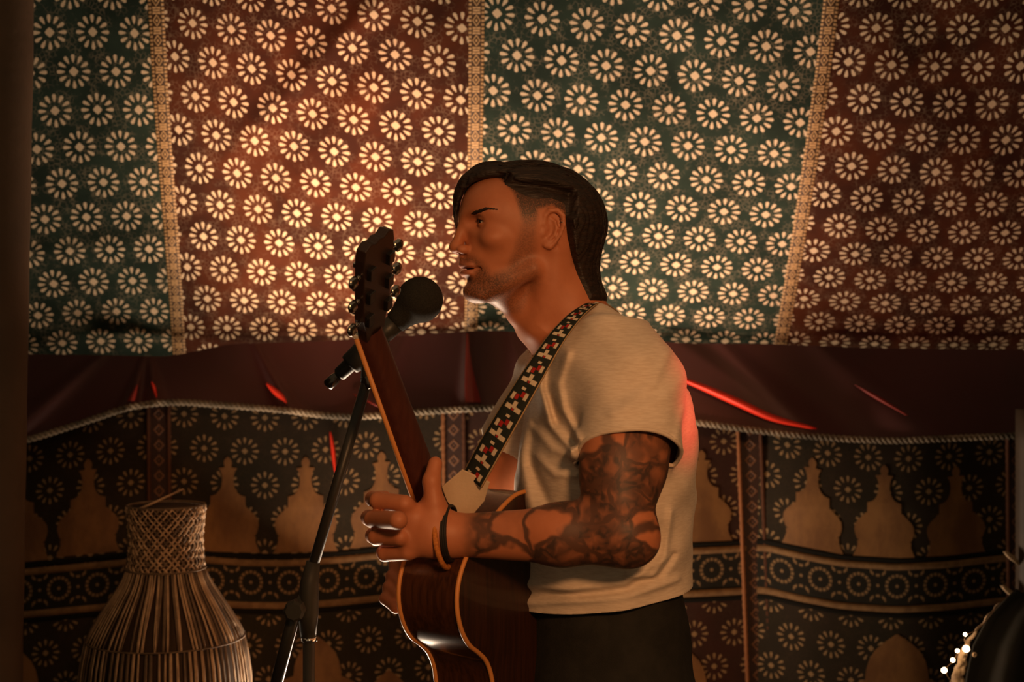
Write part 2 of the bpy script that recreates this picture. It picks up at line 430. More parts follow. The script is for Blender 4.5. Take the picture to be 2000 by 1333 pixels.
for (x0, x1, xc, yr, xl, mt) in PAN:
    x0e, x1e = x0-12, x1+12
    PX, PY = grid(x0e, x1e, lambda a: a*0+650, lambda a: B(a)+4, 90, 50)
    UV = np.stack([(PX-xc)/79, (PY-B(PX)-yr)/66], -1)
    sheet('wall_panel', PX, PY, Dwall(PX, PY), UV, M[mt], wall)
    PX, PY = grid(x0e, x1e, B, lambda a: B(a)+88, 90, 12)
    UV = np.stack([(PX-(490 if x0 < 1000 else 1373 if x0 < 1480 else 1602))/75, PY-B(PX)-44], -1)
    sheet('rosette_border', PX, PY, Dwall(PX, PY)-0.001, UV, M['band'], wall)
    PX, PY = grid(x0e, x1e, lambda a: B(a)+86, lambda a: a*0+1830, 90, 60)
    UV = np.stack([(PX-xl)/78, (PY-B(PX)-103)/65], -1)
    sheet('wall_panel', PX, PY, Dwall(PX, PY), UV, M[mt], wall)
    for off, w, key, lift in ((-7, 5.5, 'stripe_dark', .004), (6, 6.5, 'stripe', .007), (89, 6.5, 'stripe', .007), (101, 5, 'stripe_dark', .004)):
        PX, PY = grid(x0e, x1e, lambda a: B(a)+off-w, lambda a: B(a)+off+w, 70, 5)
        s = np.linspace(-1, 1, 5)[:, None]
        sheet('border_stripe', PX, PY, Dwall(PX, PY)-lift*(1-0.7*s**4), np.zeros(PX.shape+(2,)), M[key], wall)
# vertical woven trims with their cords
for xm, lean, lw, bright in ((314, 4, 15, 'cord_dull'), (890, 4, 15, 'cord'), (1468, 18, 17, 'cord'), (1988, 2, 11, 'cord_dull')):
    ys_ = np.linspace(650, 1830, 60); a = np.linspace(-1, 1, 5)
    cx = xm+lean*(ys_-850)/480-4
    PX = cx[:, None]+(lw+9)*a[None, :]; PY = np.repeat(ys_[:, None], 5, 1)
    UV = np.stack([np.repeat(a[None, :]*1.5, 60, 0), np.repeat((ys_/30)[:, None], 5, 1)], -1)
    sheet('diamond_trim', PX, PY, Dwall(np.full_like(PX, xm), PY)-0.006, UV, M['wall_trim'], wall)
    for sgn in (-1, 1):
        mb = MB(); pts = []; rad = []
        for i, y in enumerate(np.linspace(700, 1830, 240)):
            c = xm+lean*(y-850)/480-4
            pts.append(Wp(c+sgn*(lw+5), y, float(Dwall(xm, y))-0.011)); rad.append(0.0052*(1+0.16*math.sin(i*2.1)))
        mb.tube(pts, rad, 8); mb.build('cord', M[bright if sgn < 0 else 'cord_dull'], wall)

# dome appliques (outline measured from the print: height and half width as shares of the height)
HALF = [(0, .34), (.05, .315), (.116, .29), (.16, .292), (.168, .296), (.172, .275), (.196, .30), (.25, .318), (.29, .325), (.34, .318), (.386, .29), (.425, .25), (.455, .216), (.470, .212), (.474, .186), (.53, .184), (.587, .184), (.590, .165),
        (.605, .125), (.63, .098), (.66, .08), (.70, .066), (.75, .060), (.81, .064), (.85, .076), (.872, .092), (.884, .094), (.888, .05), (.895, .032), (.93, .044), (.96, .040), (.985, .022), (1.0, .003)]
def applique(name, prof, xc, top, bot, wscale, tilt, parent):
    H = bot-top; V = []; F = []
    cols = 9
    for (h, w) in prof:
        for j in range(cols):
            s = -1+2*j/(cols-1); x = xc+s*w*H*wscale; y = bot-h*H+tilt*(x-xc)
            V.append(Wp(x, y, float(Dwall(x, y))-0.0022))
    for i in range(len(prof)-1):
        for j in range(cols-1): F.append((i*cols+j, i*cols+j+1, (i+1)*cols+j+1, (i+1)*cols+j))
    o = mobj(name, V, F, M['dome'], parent)
    return o
for xc, top, bot, tilt in ((30, 905, 1100, -.1), (172, 897, 1083, -.1), (445, 893, 1079, .02), (597, 893, 1079, -.03), (745, 883, 1066, -.1), (1370, 880, 1059, -.03),
                           (1587, 895, 1072, .2), (1727, 909, 1089, .06), (1867, 911, 1086, -.08), (2080, 905, 1072, 0), (-120, 915, 1112, 0)):
    applique('dome_applique', HALF, xc, top, bot, 1.0, tilt, wall)
LOBE = [(0, .33), (.10, .36), (.20, .37), (.30, .35), (.38, .29), (.40, .30), (.46, .33), (.54, .335), (.62, .31), (.68, .26), (.71, .20), (.72, .17), (.78, .165), (.84, .15), (.90, .12), (.95, .07), (1, .005)]
for xc, top, bot in ((25, 1262, 1560), (620, 1244, 1520), (760, 1310, 1560), (1752, 1240, 1560), (1330, 1262, 1560), (440, 1320, 1560)):
    applique('lobed_applique', LOBE, xc, top, bot, 1.0 if xc != 1752 else 1.15, 0, wall)

# ------------------------------------------------------------------ dark red valance with braid
TX = [-600, 55, 200, 330, 450, 640, 700, 780, 950, 1100, 1340, 1500, 1700, 2000, 2600]
TY = [700, 692, 694, 697, 672, 667, 660, 657, 645, 655, 671, 672, 680, 684, 690]
CX = [-600, 50, 150, 250, 300, 360, 450, 550, 640, 700, 780, 945, 1150, 1355, 1450, 1550, 1650, 1750, 1850, 2000, 2600]
CY = [900, 862, 830, 796, 788, 786, 793, 801, 813, 815, 808, 797, 803, 825, 838, 850, 858, 862, 857, 851, 870]
valance = empty('trim_1', (0, 1.1, 1.5), 'dark red satin valance with grey braid along its wavy edge', 'valance', kind='structure')
def Dval(px, py, t):
    D = 3.47-0.05*t
    for x0, sl, w, a in ((915, 0.02, 14, .05), (300, .12, 12, .03), (262, -.3, 10, .03), (545, .55, 14, .03), (740, -.5, 30, .03), (1040, .4, 30, .03), (1700, 1.2, 60, .02), (120, -1.2, 30, .03), (1500, 1.0, 40, .02)):
        D = D-a*np.exp(-((px-x0-sl*(py-760))/(w*(0.4+t)))**2)*(0.25+t*0.75)
    return D+0.006*np.sin(px/60.)*t
PX, PY = grid(-600, 2600, lambda a: smooth_interp(a, TX, TY), lambda a: smooth_interp(a, CX, CY), 640, 26)
t = np.repeat(np.linspace(0, 1, 26)[:, None], PX.shape[1], 1)
sheet('valance_cloth', PX, PY, Dval(PX, PY, t), np.zeros(PX.shape+(2,)), M['satin'], valance)
# braid: two strands twisted about each other
for ph in (0, math.pi):
    mb = MB(); pts = []
    for i, x in enumerate(np.arange(-500, 2500, 3.2)):
        y = float(smooth_interp(x, CX, CY)); D = float(Dval(np.float64(x), y, 1.0))-0.004
        a = x/5.2*math.pi/1.0*0.5+ph
        pts.append(Wp(x, y+4.2*math.sin(a), D-0.004*math.cos(a)))
    mb.tube(pts, 0.0042, 5); mb.build('braid_strand', M['braid'], valance)
# red light streaks put in as bright strips, on valance and wall
def light_streak(pts, wid, D, label, off=0.0):
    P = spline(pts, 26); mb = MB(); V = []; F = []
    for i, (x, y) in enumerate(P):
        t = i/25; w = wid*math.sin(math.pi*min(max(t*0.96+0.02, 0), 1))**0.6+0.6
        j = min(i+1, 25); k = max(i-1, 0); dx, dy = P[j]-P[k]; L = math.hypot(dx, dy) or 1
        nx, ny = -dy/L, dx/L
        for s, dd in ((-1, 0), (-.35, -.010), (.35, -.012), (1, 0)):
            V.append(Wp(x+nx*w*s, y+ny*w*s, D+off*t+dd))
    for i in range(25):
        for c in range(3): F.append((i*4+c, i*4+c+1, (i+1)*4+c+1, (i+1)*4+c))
    o = mobj('red_streak', V, F, M['light_streak']); m = o.modifiers.new('thick', 'SOLIDIFY'); m.thickness = 0.0015
    return tag(o, label, 'light_streak')
light_streak([(1310, 732), (1380, 760), (1440, 786), (1510, 817), (1595, 838)], 7.5, 3.395, 'long red light streak, built as a strip, slanting across the valance behind the singer')
light_streak([(645, 843), (649, 870), (652, 897), (655, 924)], 4.5, 3.50, 'short red streak, built as a strip, on the wall beside the microphone stand')
light_streak([(520, 749), (537, 765), (552, 778), (563, 792)], 6, 3.41, 'short red light streak, built as a strip, on the valance above the dome shapes')
light_streak([(296, 746), (301, 760), (306, 778)], 4, 3.405, 'tiny red light streak, built as a strip, at the top of the braid')
# lit folds of the valance, their light put in as lighter red strips
M['lit_fold'] = simple('lighter red lit satin fold', (0.24, 0.020, 0.014), 0.45, 0.5)
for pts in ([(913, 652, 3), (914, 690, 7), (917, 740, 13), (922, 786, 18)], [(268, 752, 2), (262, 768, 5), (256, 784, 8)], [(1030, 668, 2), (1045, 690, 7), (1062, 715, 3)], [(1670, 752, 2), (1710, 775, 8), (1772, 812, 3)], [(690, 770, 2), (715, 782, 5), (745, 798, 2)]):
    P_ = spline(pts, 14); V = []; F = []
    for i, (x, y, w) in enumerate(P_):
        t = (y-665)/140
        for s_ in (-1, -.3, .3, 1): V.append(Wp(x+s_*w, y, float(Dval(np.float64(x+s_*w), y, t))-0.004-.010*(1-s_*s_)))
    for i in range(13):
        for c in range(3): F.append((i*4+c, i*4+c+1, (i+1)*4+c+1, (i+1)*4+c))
    mobj('lit_fold', V, F, M['lit_fold'], valance)
# ------------------------------------------------------------------ floor, pole
fl = MB().box((0, -0.6, -0.02), ((1, 0, 0), (0, 1, 0), (0, 0, 1)), (3.2, 2.4, 0.02)).build('floor', M['floor'], None, False)
tag(fl, 'dark carpeted tent floor', 'floor', kind='structure')
mb = MB(); pts = []; rad = []
pa = Wp(8, -420, 2.75); pb = Wp(-22, 1333, 2.75); dirv = (pb-pa); tb = (0-pa.z)/dirv.z
for i in range(40):
    p = pa+dirv*tb*(i/39); pts.append(p); rad.append(0.062*(1+0.012*math.sin(i*1.7)))
mb.tube(pts, rad, 20); o = mb.build('tent_pole', M['pole'])
tag(o, 'dark timber tent pole standing beside the green roof panel', 'pole')

# side walls of the tent, beyond the frame
for nm, sx in (('wall_left', -1), ('wall_right', 1)):
    V = []; F = []; UV = []; na_, nb_ = 40, 16
    for i in range(na_):
        y = 1.24-4.2*i/(na_-1)
        for j in range(nb_):
            z = 2.75*j/(nb_-1); V.append((sx*(2.06+.03*math.sin(i*.8)), y, z)); UV.append((y/.1, z/.085))
    for i in range(na_-1):
        for j in range(nb_-1): F.append((i*nb_+j, i*nb_+j+1, (i+1)*nb_+j+1, (i+1)*nb_+j))
    o = mobj(nm, V, F, M['wall_cloth'], None, True, UV); m = o.modifiers.new('cloth', 'SOLIDIFY'); m.thickness = .003
    tag(o, 'dark flower-print side wall of the tent', 'tent wall', kind='structure')
# ------------------------------------------------------------------ implicit-surface modelling for body and cloth
def V3(*a): return np.array(a, float)
def ell(P, c, r, R=None):
    q = P-np.asarray(c, np.float32)
    if R is not None: q = q@np.asarray(R, np.float32)
    r = np.asarray(r, np.float32)
    k0 = np.sqrt(((q/r)**2).sum(-1))+1e-9; k1 = np.sqrt(((q/(r*r))**2).sum(-1))+1e-9
    return k0*(k0-1)/k1
def capsule(P, a, b, ra, rb=None):
    rb = ra if rb is None else rb
    a = np.asarray(a, np.float32); b = np.asarray(b, np.float32); ab = b-a
    t = np.clip(((P-a)@ab)/float(ab@ab), 0, 1)
    return np.sqrt(((P-a-t[:, None]*ab)**2).sum(-1))-(ra+(rb-ra)*t)
def chain(P, pts, rads, k=0.004):
    d = None
    for i in range(len(pts)-1):
        e = capsule(P, pts[i], pts[i+1], rads[i], rads[i+1]); d = e if d is None else smin(d, e, k)
    return d
def smin(a, b, k):
    h = np.clip(0.5+0.5*(b-a)/k, 0, 1); return b+(a-b)*h-k*h*(1-h)
def smax(a, b, k): return -smin(-a, -b, k)
def surface_nets(f, lo, hi, h, blk=8):
    lo = np.asarray(lo, float); hi = np.asarray(hi, float)
    nb = np.ceil((hi-lo)/(h*blk)).astype(int); n = nb*blk
    ctr = np.stack(np.meshgrid(*[lo[i]+(np.arange(nb[i])+0.5)*h*blk-0.5*h for i in range(3)], indexing='ij'), -1).reshape(-1, 3)
    dc = f(ctr.astype(np.float32))
    V = np.repeat(np.repeat(np.repeat(dc.reshape(nb), blk, 0), blk, 1), blk, 2).astype(np.float32)
    near = np.nonzero(np.abs(dc) < h*blk*1.35)[0]
    loc = np.stack(np.meshgrid(*[np.arange(blk)]*3, indexing='ij'), -1).reshape(-1, 3)
    for s in range(0, len(near), 400):
        ids = near[s:s+400]; b = np.stack(np.unravel_index(ids, nb), -1)*blk
        ijk = (b[:, None, :]+loc[None]).reshape(-1, 3)
        V[ijk[:, 0], ijk[:, 1], ijk[:, 2]] = f((lo+ijk*h).astype(np.float32))
    ins = V < 0
    cnt = np.zeros(np.array(V.shape)-1, np.uint8)
    for i in (0, 1):
        for j in (0, 1):
            for k in (0, 1): cnt += ins[i:i+cnt.shape[0], j:j+cnt.shape[1], k:k+cnt.shape[2]]
    act = (cnt > 0) & (cnt < 8); c = np.argwhere(act); idx = -np.ones(act.shape, np.int32); idx[act] = np.arange(len(c))
    acc = np.zeros((len(c), 3)); num = np.zeros(len(c))
    corners = [(i, j, k) for i in (0, 1) for j in (0, 1) for k in (0, 1)]
    for a in corners:
        for ax in range(3):
            if a[ax]: continue
            b = list(a); b[ax] = 1
            va = V[c[:, 0]+a[0], c[:, 1]+a[1], c[:, 2]+a[2]]; vb = V[c[:, 0]+b[0], c[:, 1]+b[1], c[:, 2]+b[2]]
            x = (va < 0) != (vb < 0); t = np.where(x, va/np.where(x, va-vb, 1), 0)
            p = np.array(a, float)[None]+t[:, None]*(np.array(b)-np.array(a))[None]
            acc += p*x[:, None]; num += x
    verts = lo+(c+acc/num[:, None])*h
    Q = []
    for ax in range(3):
        s0 = [slice(None)]*3; s1 = [slice(None)]*3; s0[ax] = slice(0, -1); s1[ax] = slice(1, None)
        A = ins[tuple(s0)]; Bm = ins[tuple(s1)]; e = np.argwhere(A != Bm)
        o1, o2 = [(1, 2), (2, 0), (0, 1)][ax]
        ok = (e[:, o1] > 0) & (e[:, o2] > 0) & (e[:, o1] < act.shape[o1]) & (e[:, o2] < act.shape[o2]); e = e[ok]
        flip = A[e[:, 0], e[:, 1], e[:, 2]]
        def cell(d1, d2):
            g = e.copy(); g[:, o1] -= d1; g[:, o2] -= d2; return idx[g[:, 0], g[:, 1], g[:, 2]]
        q = np.stack([cell(1, 1), cell(0, 1), cell(0, 0), cell(1, 0)], -1)
        q[~flip] = q[~flip][:, ::-1]; Q.append(q)
    F = np.vstack(Q); F = F[(F >= 0).all(1)]
    return verts, F
def poly_sd(x, z, poly):
    """signed distance to a polygon, positive inside."""
    P = np.array(poly, float); d = np.full(x.shape, 1e9); inside = np.zeros(x.shape, bool)
    for i in range(len(P)):
        a = P[i]; b = P[(i+1) % len(P)]; ab = b-a
        t = np.clip(((x-a[0])*ab[0]+(z-a[1])*ab[1])/(ab@ab), 0, 1)
        d = np.minimum(d, np.hypot(x-a[0]-t*ab[0], z-a[1]-t*ab[1]))
        c = ((a[1] > z) != (b[1] > z)) & (x < (b[0]-a[0])*(z-a[1])/((b[1]-a[1]) or 1e-9)+a[0]); inside ^= c
    return np.where(inside, d, -d)
def sst(x, a, b):
    t = np.clip((x-a)/(b-a), 0, 1); return t*t*(3-2*t)

# ------------------------------------------------------------------ the singer: joints
A3 = lambda v: np.array(v[:], float)
YAW = math.radians(18)
H0 = A3(Wp(1031, 460, 2.27))
HF = V3(-math.cos(YAW), -math.sin(YAW), 0); HL = V3(math.sin(YAW), -math.cos(YAW), 0); HU = V3(0, 0, 1)
HM = np.stack([HF, HL, HU], 1).astype(np.float32)       # world delta @ HM -> head axes
TY_ = math.radians(10)
TF = V3(-math.cos(TY_), -math.sin(TY_), 0); TL = V3(math.sin(TY_), -math.cos(TY_), 0)
TM = np.stack([TF, TL, V3(0, 0, 1)], 1).astype(np.float32)
SL = A3(Wp(1236, 738, 2.125)); EL = A3(Wp(1216, 1047, 2.02)); WL = A3(Wp(880, 1046, 2.075))
SR = A3(Wp(1085, 745, 2.45)); ER = A3(Wp(975, 955, 2.50)); WR = A3(Wp(822, 1090, 2.38))
NB = A3(Wp(1136, 690, 2.29))

def f_head(P):
    """head, face, ears; local axes in cm: x forward, y to his left, z up."""
    q = ((P-H0.astype(np.float32))@HM)*100
    x, y, z = q[:, 0], q[:, 1], q[:, 2]
    m = q.copy(); m[:, 1] = np.abs(m[:, 1])               # mirrored copy for paired features
    d = ell(q, (-.4, 0, 1.7), (10.5, 7.6, 8.5))
    d = smin(d, ell(q, (5.3, 0, 3.6), (5.7, 6.1, 5.8)), 1.5)
    d = smin(d, ell(q, (4.2, 0, -2.4), (5.6, 5.5, 6.2)), 1.5)
    d = smin(d, ell(q, (6.6, 0, -4.6), (4.1, 3.5, 4.2)), 1.4)
    d = smin(d, capsule(m, (0.9, 5.2, -5.6), (7.9, 1.7, -9.4), 1.55, 1.5), 1.6)
    d = smin(d, ell(q, (4.6, 0, -7.0), (4.6, 4.3, 3.4)), 1.5)
    d = smin(d, ell(q, (8.7, 0, -9.1), (2.0, 2.3, 1.8)), 1.0)
    d = smin(d, ell(m, (6.9, 4.5, -0.9), (2.0, 1.6, 1.4)), 1.6)
    # brow and eye sockets
    d = smin(d, capsule(m, (10.0, 1.0, 3.0), (7.7, 4.7, 3.4), .85, .75), 1.2)
    d = smax(d, -ell(m, (10.6, 3.3, 1.5), (2.0, 1.9, 1.25)), 1.0)
    # nose
    d = smin(d, capsule(q, (10.35, 0, 2.5), (11.8, 0, -1.7), .75, .85), 1.1)
    d = smin(d, ell(q, (11.95, 0, -2.15), (1.1, 1.05, .95)), .5)
    d = smin(d, ell(m, (10.95, 1.25, -2.55), (1.15, .65, .75)), .45)
    d = smin(d, capsule(q, (10.8, 0, -3.0), (10.75, 0, -4.2), .55), .7)
    d = smax(d, -ell(m, (11.3, .72, -3.15), (.65, .36, .5)), .25)
    # eyelids around the eyeball
    lid = np.sqrt(((m-np.array([8.0, 3.2, 1.75], np.float32))**2).sum(-1))-1.36
    slit = np.abs(z-1.75+.05*(m[:, 1]-3.2)**2)-.30
    lid = smax(lid, -np.maximum(slit, -(x-8.2)), .12)
    d = smin(d, lid, .30)
    ball = np.sqrt(((m-np.array([8.0, 3.2, 1.75], np.float32))**2).sum(-1))-1.18
    d = np.minimum(d, ball)
    # lips
    d = smin(d, ell(q, (10.15, 0, -4.95), (1.15, 2.4, .62)), .6)
    d = smin(d, ell(q, (9.95, 0, -6.25), (1.15, 2.1, .72)), .6)
    d = smax(d, -ell(q, (10.9, 0, -5.55), (2.3, 2.7, .13)), .25)
    d = smax(d, -ell(m, (9.0, 2.7, -5.6), (.5, .4, .25)), .4)
    d = smax(d, -ell(q, (10.9, 0, -7.5), (1.0, 2.2, .55)), .7)
    # ears
    ya = 7.15-(m[:, 0]+.4)*.30
    e = m.copy(); e[:, 1] = m[:, 1]-ya
    s = 1.0
    d_e = ell(e, (-1.5, -.15, .7), (1.5, .28, 2.7))
    d_e = smin(d_e, ell(e, (-.9, -.05, -1.75), (.75, .42, .85)), .5)
    d_e = smax(d_e, -ell(e, (-.95, .45, .15), (.75, .85, 1.2)), .2)
    hel = [(-.5, .15, .55), (-.05, .3, 1.3), (-.25, .4, 2.5), (-.95, .48, 3.3), (-2.0, .5, 3.35), (-2.85, .5, 2.5), (-2.95, .46, 1.1), (-2.5, .25, -.4), (-1.75, .18, -1.55), (-1.05, .12, -2.3), (-.4, .05, -2.1)]
    d_e = smin(d_e, chain(e, [np.array(p) for p in hel], [.2, .30, .35, .38, .38, .38, .36, .33, .30, .32, .28], .15), .22)
    ant = [(-1.05, .12, 2.2), (-1.75, .25, 1.6), (-2.0, .3, .6), (-1.7, .25, -.5), (-1.05, .2, -1.1)]
    d_e = smin(d_e, chain(e, [np.array(p) for p in ant], [.15, .24, .26, .26, .24], .15), .25)
    d_e = smin(d_e, ell(e, (.05, .15, -.1), (.38, .32, .6)), .2)
    d = smin(d, np.where(m[:, 0] < 4, d_e, 9.), .45)
    # neck muscle under the ear
    d = smin(d, capsule(m, (-3.2, 5.0, -3.0), (-1.0, 2.6, -15.0), 1.7, 1.8), 2.0)
    # neck and throat
    n0 = ((NB-H0)@HM)*100
    d = smin(d, capsule(q, (-3.4, 0, -3.5), n0, 5.9, 6.9), 2.2)
    d = smin(d, capsule(q, (3.4, 0, -9.8), (-2.2, 0, -15.5), 2.2, 2.8), 2.6)
    d = smin(d, ell(q, (1.9, 0, -12.6), (1.0, .9, 1.2)), 1.4)
    return d/100

def sections(P, table, k=1.0):
    """stack of elliptic cross-sections: rows (z, cx, cy, r_front_back, r_side) in torso axes."""
    T = np.array(table, float); z = P[:, 2]
    cx = np.interp(z, T[:, 0], T[:, 1]); cy = np.interp(z, T[:, 0], T[:, 2]); a = np.interp(z, T[:, 0], T[:, 3]); b = np.interp(z, T[:, 0], T[:, 4])
    q = np.stack([P[:, 0]-cx, P[:, 1]-cy], -1)@TM[:2, :2]
    g = np.sqrt((q[:, 0]/a)**2+(q[:, 1]/b)**2)+1e-6
    d = (g-1)*np.minimum(a, b)
    return np.maximum(d, np.maximum(z-T[-1, 0], T[0, 0]-z))
cxp = lambda px, D: (px-1000)*D*K
CY0 = -0.02
TORSO = [(0.92, cxp(1190, 2.28), CY0, .115, .165), (1.05, cxp(1186, 2.28), CY0, .112, .155), (1.15, cxp(1186, 2.28), CY0, .108, .155), (1.28, cxp(1182, 2.28), CY0, .122, .175), (1.38, cxp(1188, 2.28), CY0, .120, .185), (1.45, cxp(1175, 2.28), CY0, .095, .165), (1.50, cxp(1150, 2.28), CY0, .07, .10)]
HIPL = V3(cxp(1205, 2.28)+.0, -.11, .90); HIPR = V3(cxp(1195, 2.28), .09, .90)
KL = V3(.16, -.14, .48); KR = V3(.20, .13, .48); AL = V3(.20, -.15, .07); AR = V3(.23, .16, .07)

# guitar frame (needed by the hands)
GA = math.radians(33); GB = math.radians(30)
GN = V3(-math.cos(GA), math.sin(GA), 0); GW0 = V3(-math.sin(GA), -math.cos(GA), 0)
GLx = V3(0, 0, 1)*math.cos(GB)+GW0*math.sin(GB); GWx = GW0*math.cos(GB)-V3(0, 0, 1)*math.sin(GB)
G0 = A3(Wp(848, 1008, 2.175))               # heel: top of body, centre line, soundboard plane
def G(l, w, n): return G0+GLx*l+GWx*w+GN*n

# left hand: knuckles stacked down the near edge of the neck, fingers curling onto the fretboard
def hand_L():
    fk = []
    kn = [(790, 985, 2.047), (778, 1017, 2.0), (782, 1050, 2.047), (796, 1080, 2.057)]
    pip = [(738, 978, 2.072), (728, 1015, 2.072), (735, 1050, 2.077), (752, 1083, 2.082)]
    dip = [(728, 975, 2.110), (720, 1012, 2.112), (728, 1047, 2.114), (748, 1080, 2.112)]
    tip = [(752, 972, 2.134), (748, 1010, 2.137), (756, 1044, 2.139), (772, 1076, 2.132)]
    for a, b, c, e, r in zip(kn, pip, dip, tip, (.0122, .0124, .0118, .0108)):
        fk.append(([A3(Wp(*a)), A3(Wp(*b)), A3(Wp(*c)), A3(Wp(*e))], [r*1.08, r, r*.92, r*.8]))
    th = ([A3(Wp(862, 1030, 2.062)), A3(Wp(848, 985, 2.060)), A3(Wp(843, 940, 2.062)), A3(Wp(850, 906, 2.072))], [.016, .0145, .0125, .0105])
    return fk, th
FK, TH = hand_L()
def f_arm_left(P):
    d = capsule(P, SL, SL+(EL-SL)*.55, .058, .056)
    d = smin(d, capsule(P, SL+(EL-SL)*.45+V3(-.006, 0, 0), EL+V3(-.002, 0, .01), .057, .044), .03)
    d = smin(d, ell(P, A3(Wp(1196, 930, 2.045)), (.042, .042, .075)), .03)        # biceps
    d = smin(d, ell(P, EL+V3(.022, .0, -.008), (.026, .032, .028)), .03)           # elbow
    fm = EL+(WL-EL)*.35
    d = smin(d, capsule(P, EL, fm, .042, .0415), .025)
    d = smin(d, capsule(P, fm, WL, .041, .030), .02)
    d = smin(d, ell(P, EL+(WL-EL)*.25+V3(0, 0, .012), (.075, .034, .030)), .02)
    # hand
    palm = [WL, A3(Wp(845, 1030, 2.067)), A3(Wp(800, 1005, 2.060))]
    h = chain(P, palm, [.027, .025, .017], .02)
    h = smin(h, chain(P, [WL, A3(Wp(840, 1055, 2.064)), A3(Wp(806, 1062, 2.062))], [.026, .022, .016], .02), .02)
    h = smin(h, capsule(P, A3(Wp(793, 990, 2.052)), A3(Wp(800, 1075, 2.060)), .0125, .012), .012)
    for p, r in FK: h = smin(h, chain(P, p, r, .003), .005)
    h = smin(h, chain(P, TH[0], TH[1], .006), .012)
    h = smin(h, ell(P, A3(Wp(846, 1000, 2.077)), (.020, .018, .028)), .015)
    return smin(d, h, .012)
# right hand strumming by the soundhole
HR = [A3(Wp(*p)) for p in ((806, 1096, 2.36), (788, 1112, 2.335), (782, 1122, 2.31))]
def f_arm_right(P):
    d = capsule(P, SR, ER, .055, .043)
    fm = ER+(WR-ER)*.35
    d = smin(d, capsule(P, ER, fm, .042, .040), .025); d = smin(d, capsule(P, fm, WR, .039, .028), .02)
    h = chain(P, [WR, HR[0], HR[1]], [.027, .026, .020], .01)
    for i in range(4):
        o = V3(-.004*i, .012-.012*i, .022-.016*i)
        h = smin(h, chain(P, [HR[1]+o, HR[1]+o+V3(-.012, -.035, -.012), HR[1]+o+V3(.006, -.058, -.022), HR[1]+o+V3(.020, -.066, -.018)], [.0105, .010, .0092, .008], .003), .006)
    h = smin(h, chain(P, [WR+V3(-.01, -.02, .01), HR[1]+V3(.006, -.03, .025), HR[1]+V3(.010, -.058, .012)], [.014, .012, .009], .004), .01)
    return smin(d, h, .012)
def f_torso(P):
    d = sections(P, TORSO)
    d = smin(d, capsule(P, SL+V3(-.02, .05, .005), SR+V3(.02, -.05, .005), .062), .05)
    d = smin(d, capsule(P, NB+V3(.03, -.03, -.01), SL+V3(-.02, .03, .03), .05, .045), .04)
    d = smin(d, capsule(P, NB+V3(.03, .03, -.01), SR+V3(.02, -.03, .03), .05, .045), .04)
    return d
def f_legs(P):
    d = smin(capsule(P, HIPL, KL, .085, .058), capsule(P, HIPR, KR, .085, .058), .05)
    d = smin(d, smin(capsule(P, KL, AL, .056, .04), capsule(P, KR, AR, .056, .04), .02), .03)
    return d
def f_body(P):
    d = smin(f_torso(P), f_arm_left(P), .02); d = smin(d, f_arm_right(P), .02)
    d = smin(d, f_legs(P), .04)
    q = capsule(P, NB+V3(-.03, 0, .08), NB+V3(0, 0, -.04), .062, .07)
    return smin(d, q, .04)
def f_headneck(P):
    return smin(f_head(P), f_torso(P), .03)

lo = H0+V3(-.17, -.13, -.205); hi = H0+V3(.16, .14, .115)
ZCUT = lo[2]
hv, hf = surface_nets(f_headneck, lo, hi, .0014)
bv, bf = surface_nets(f_body, (-.36, -.40, .0), (.40, .42, ZCUT+.012), .0026)
verts = np.vstack([hv, bv]); faces = np.vstack([hf, bf+len(hv)])
nh = len(hv)

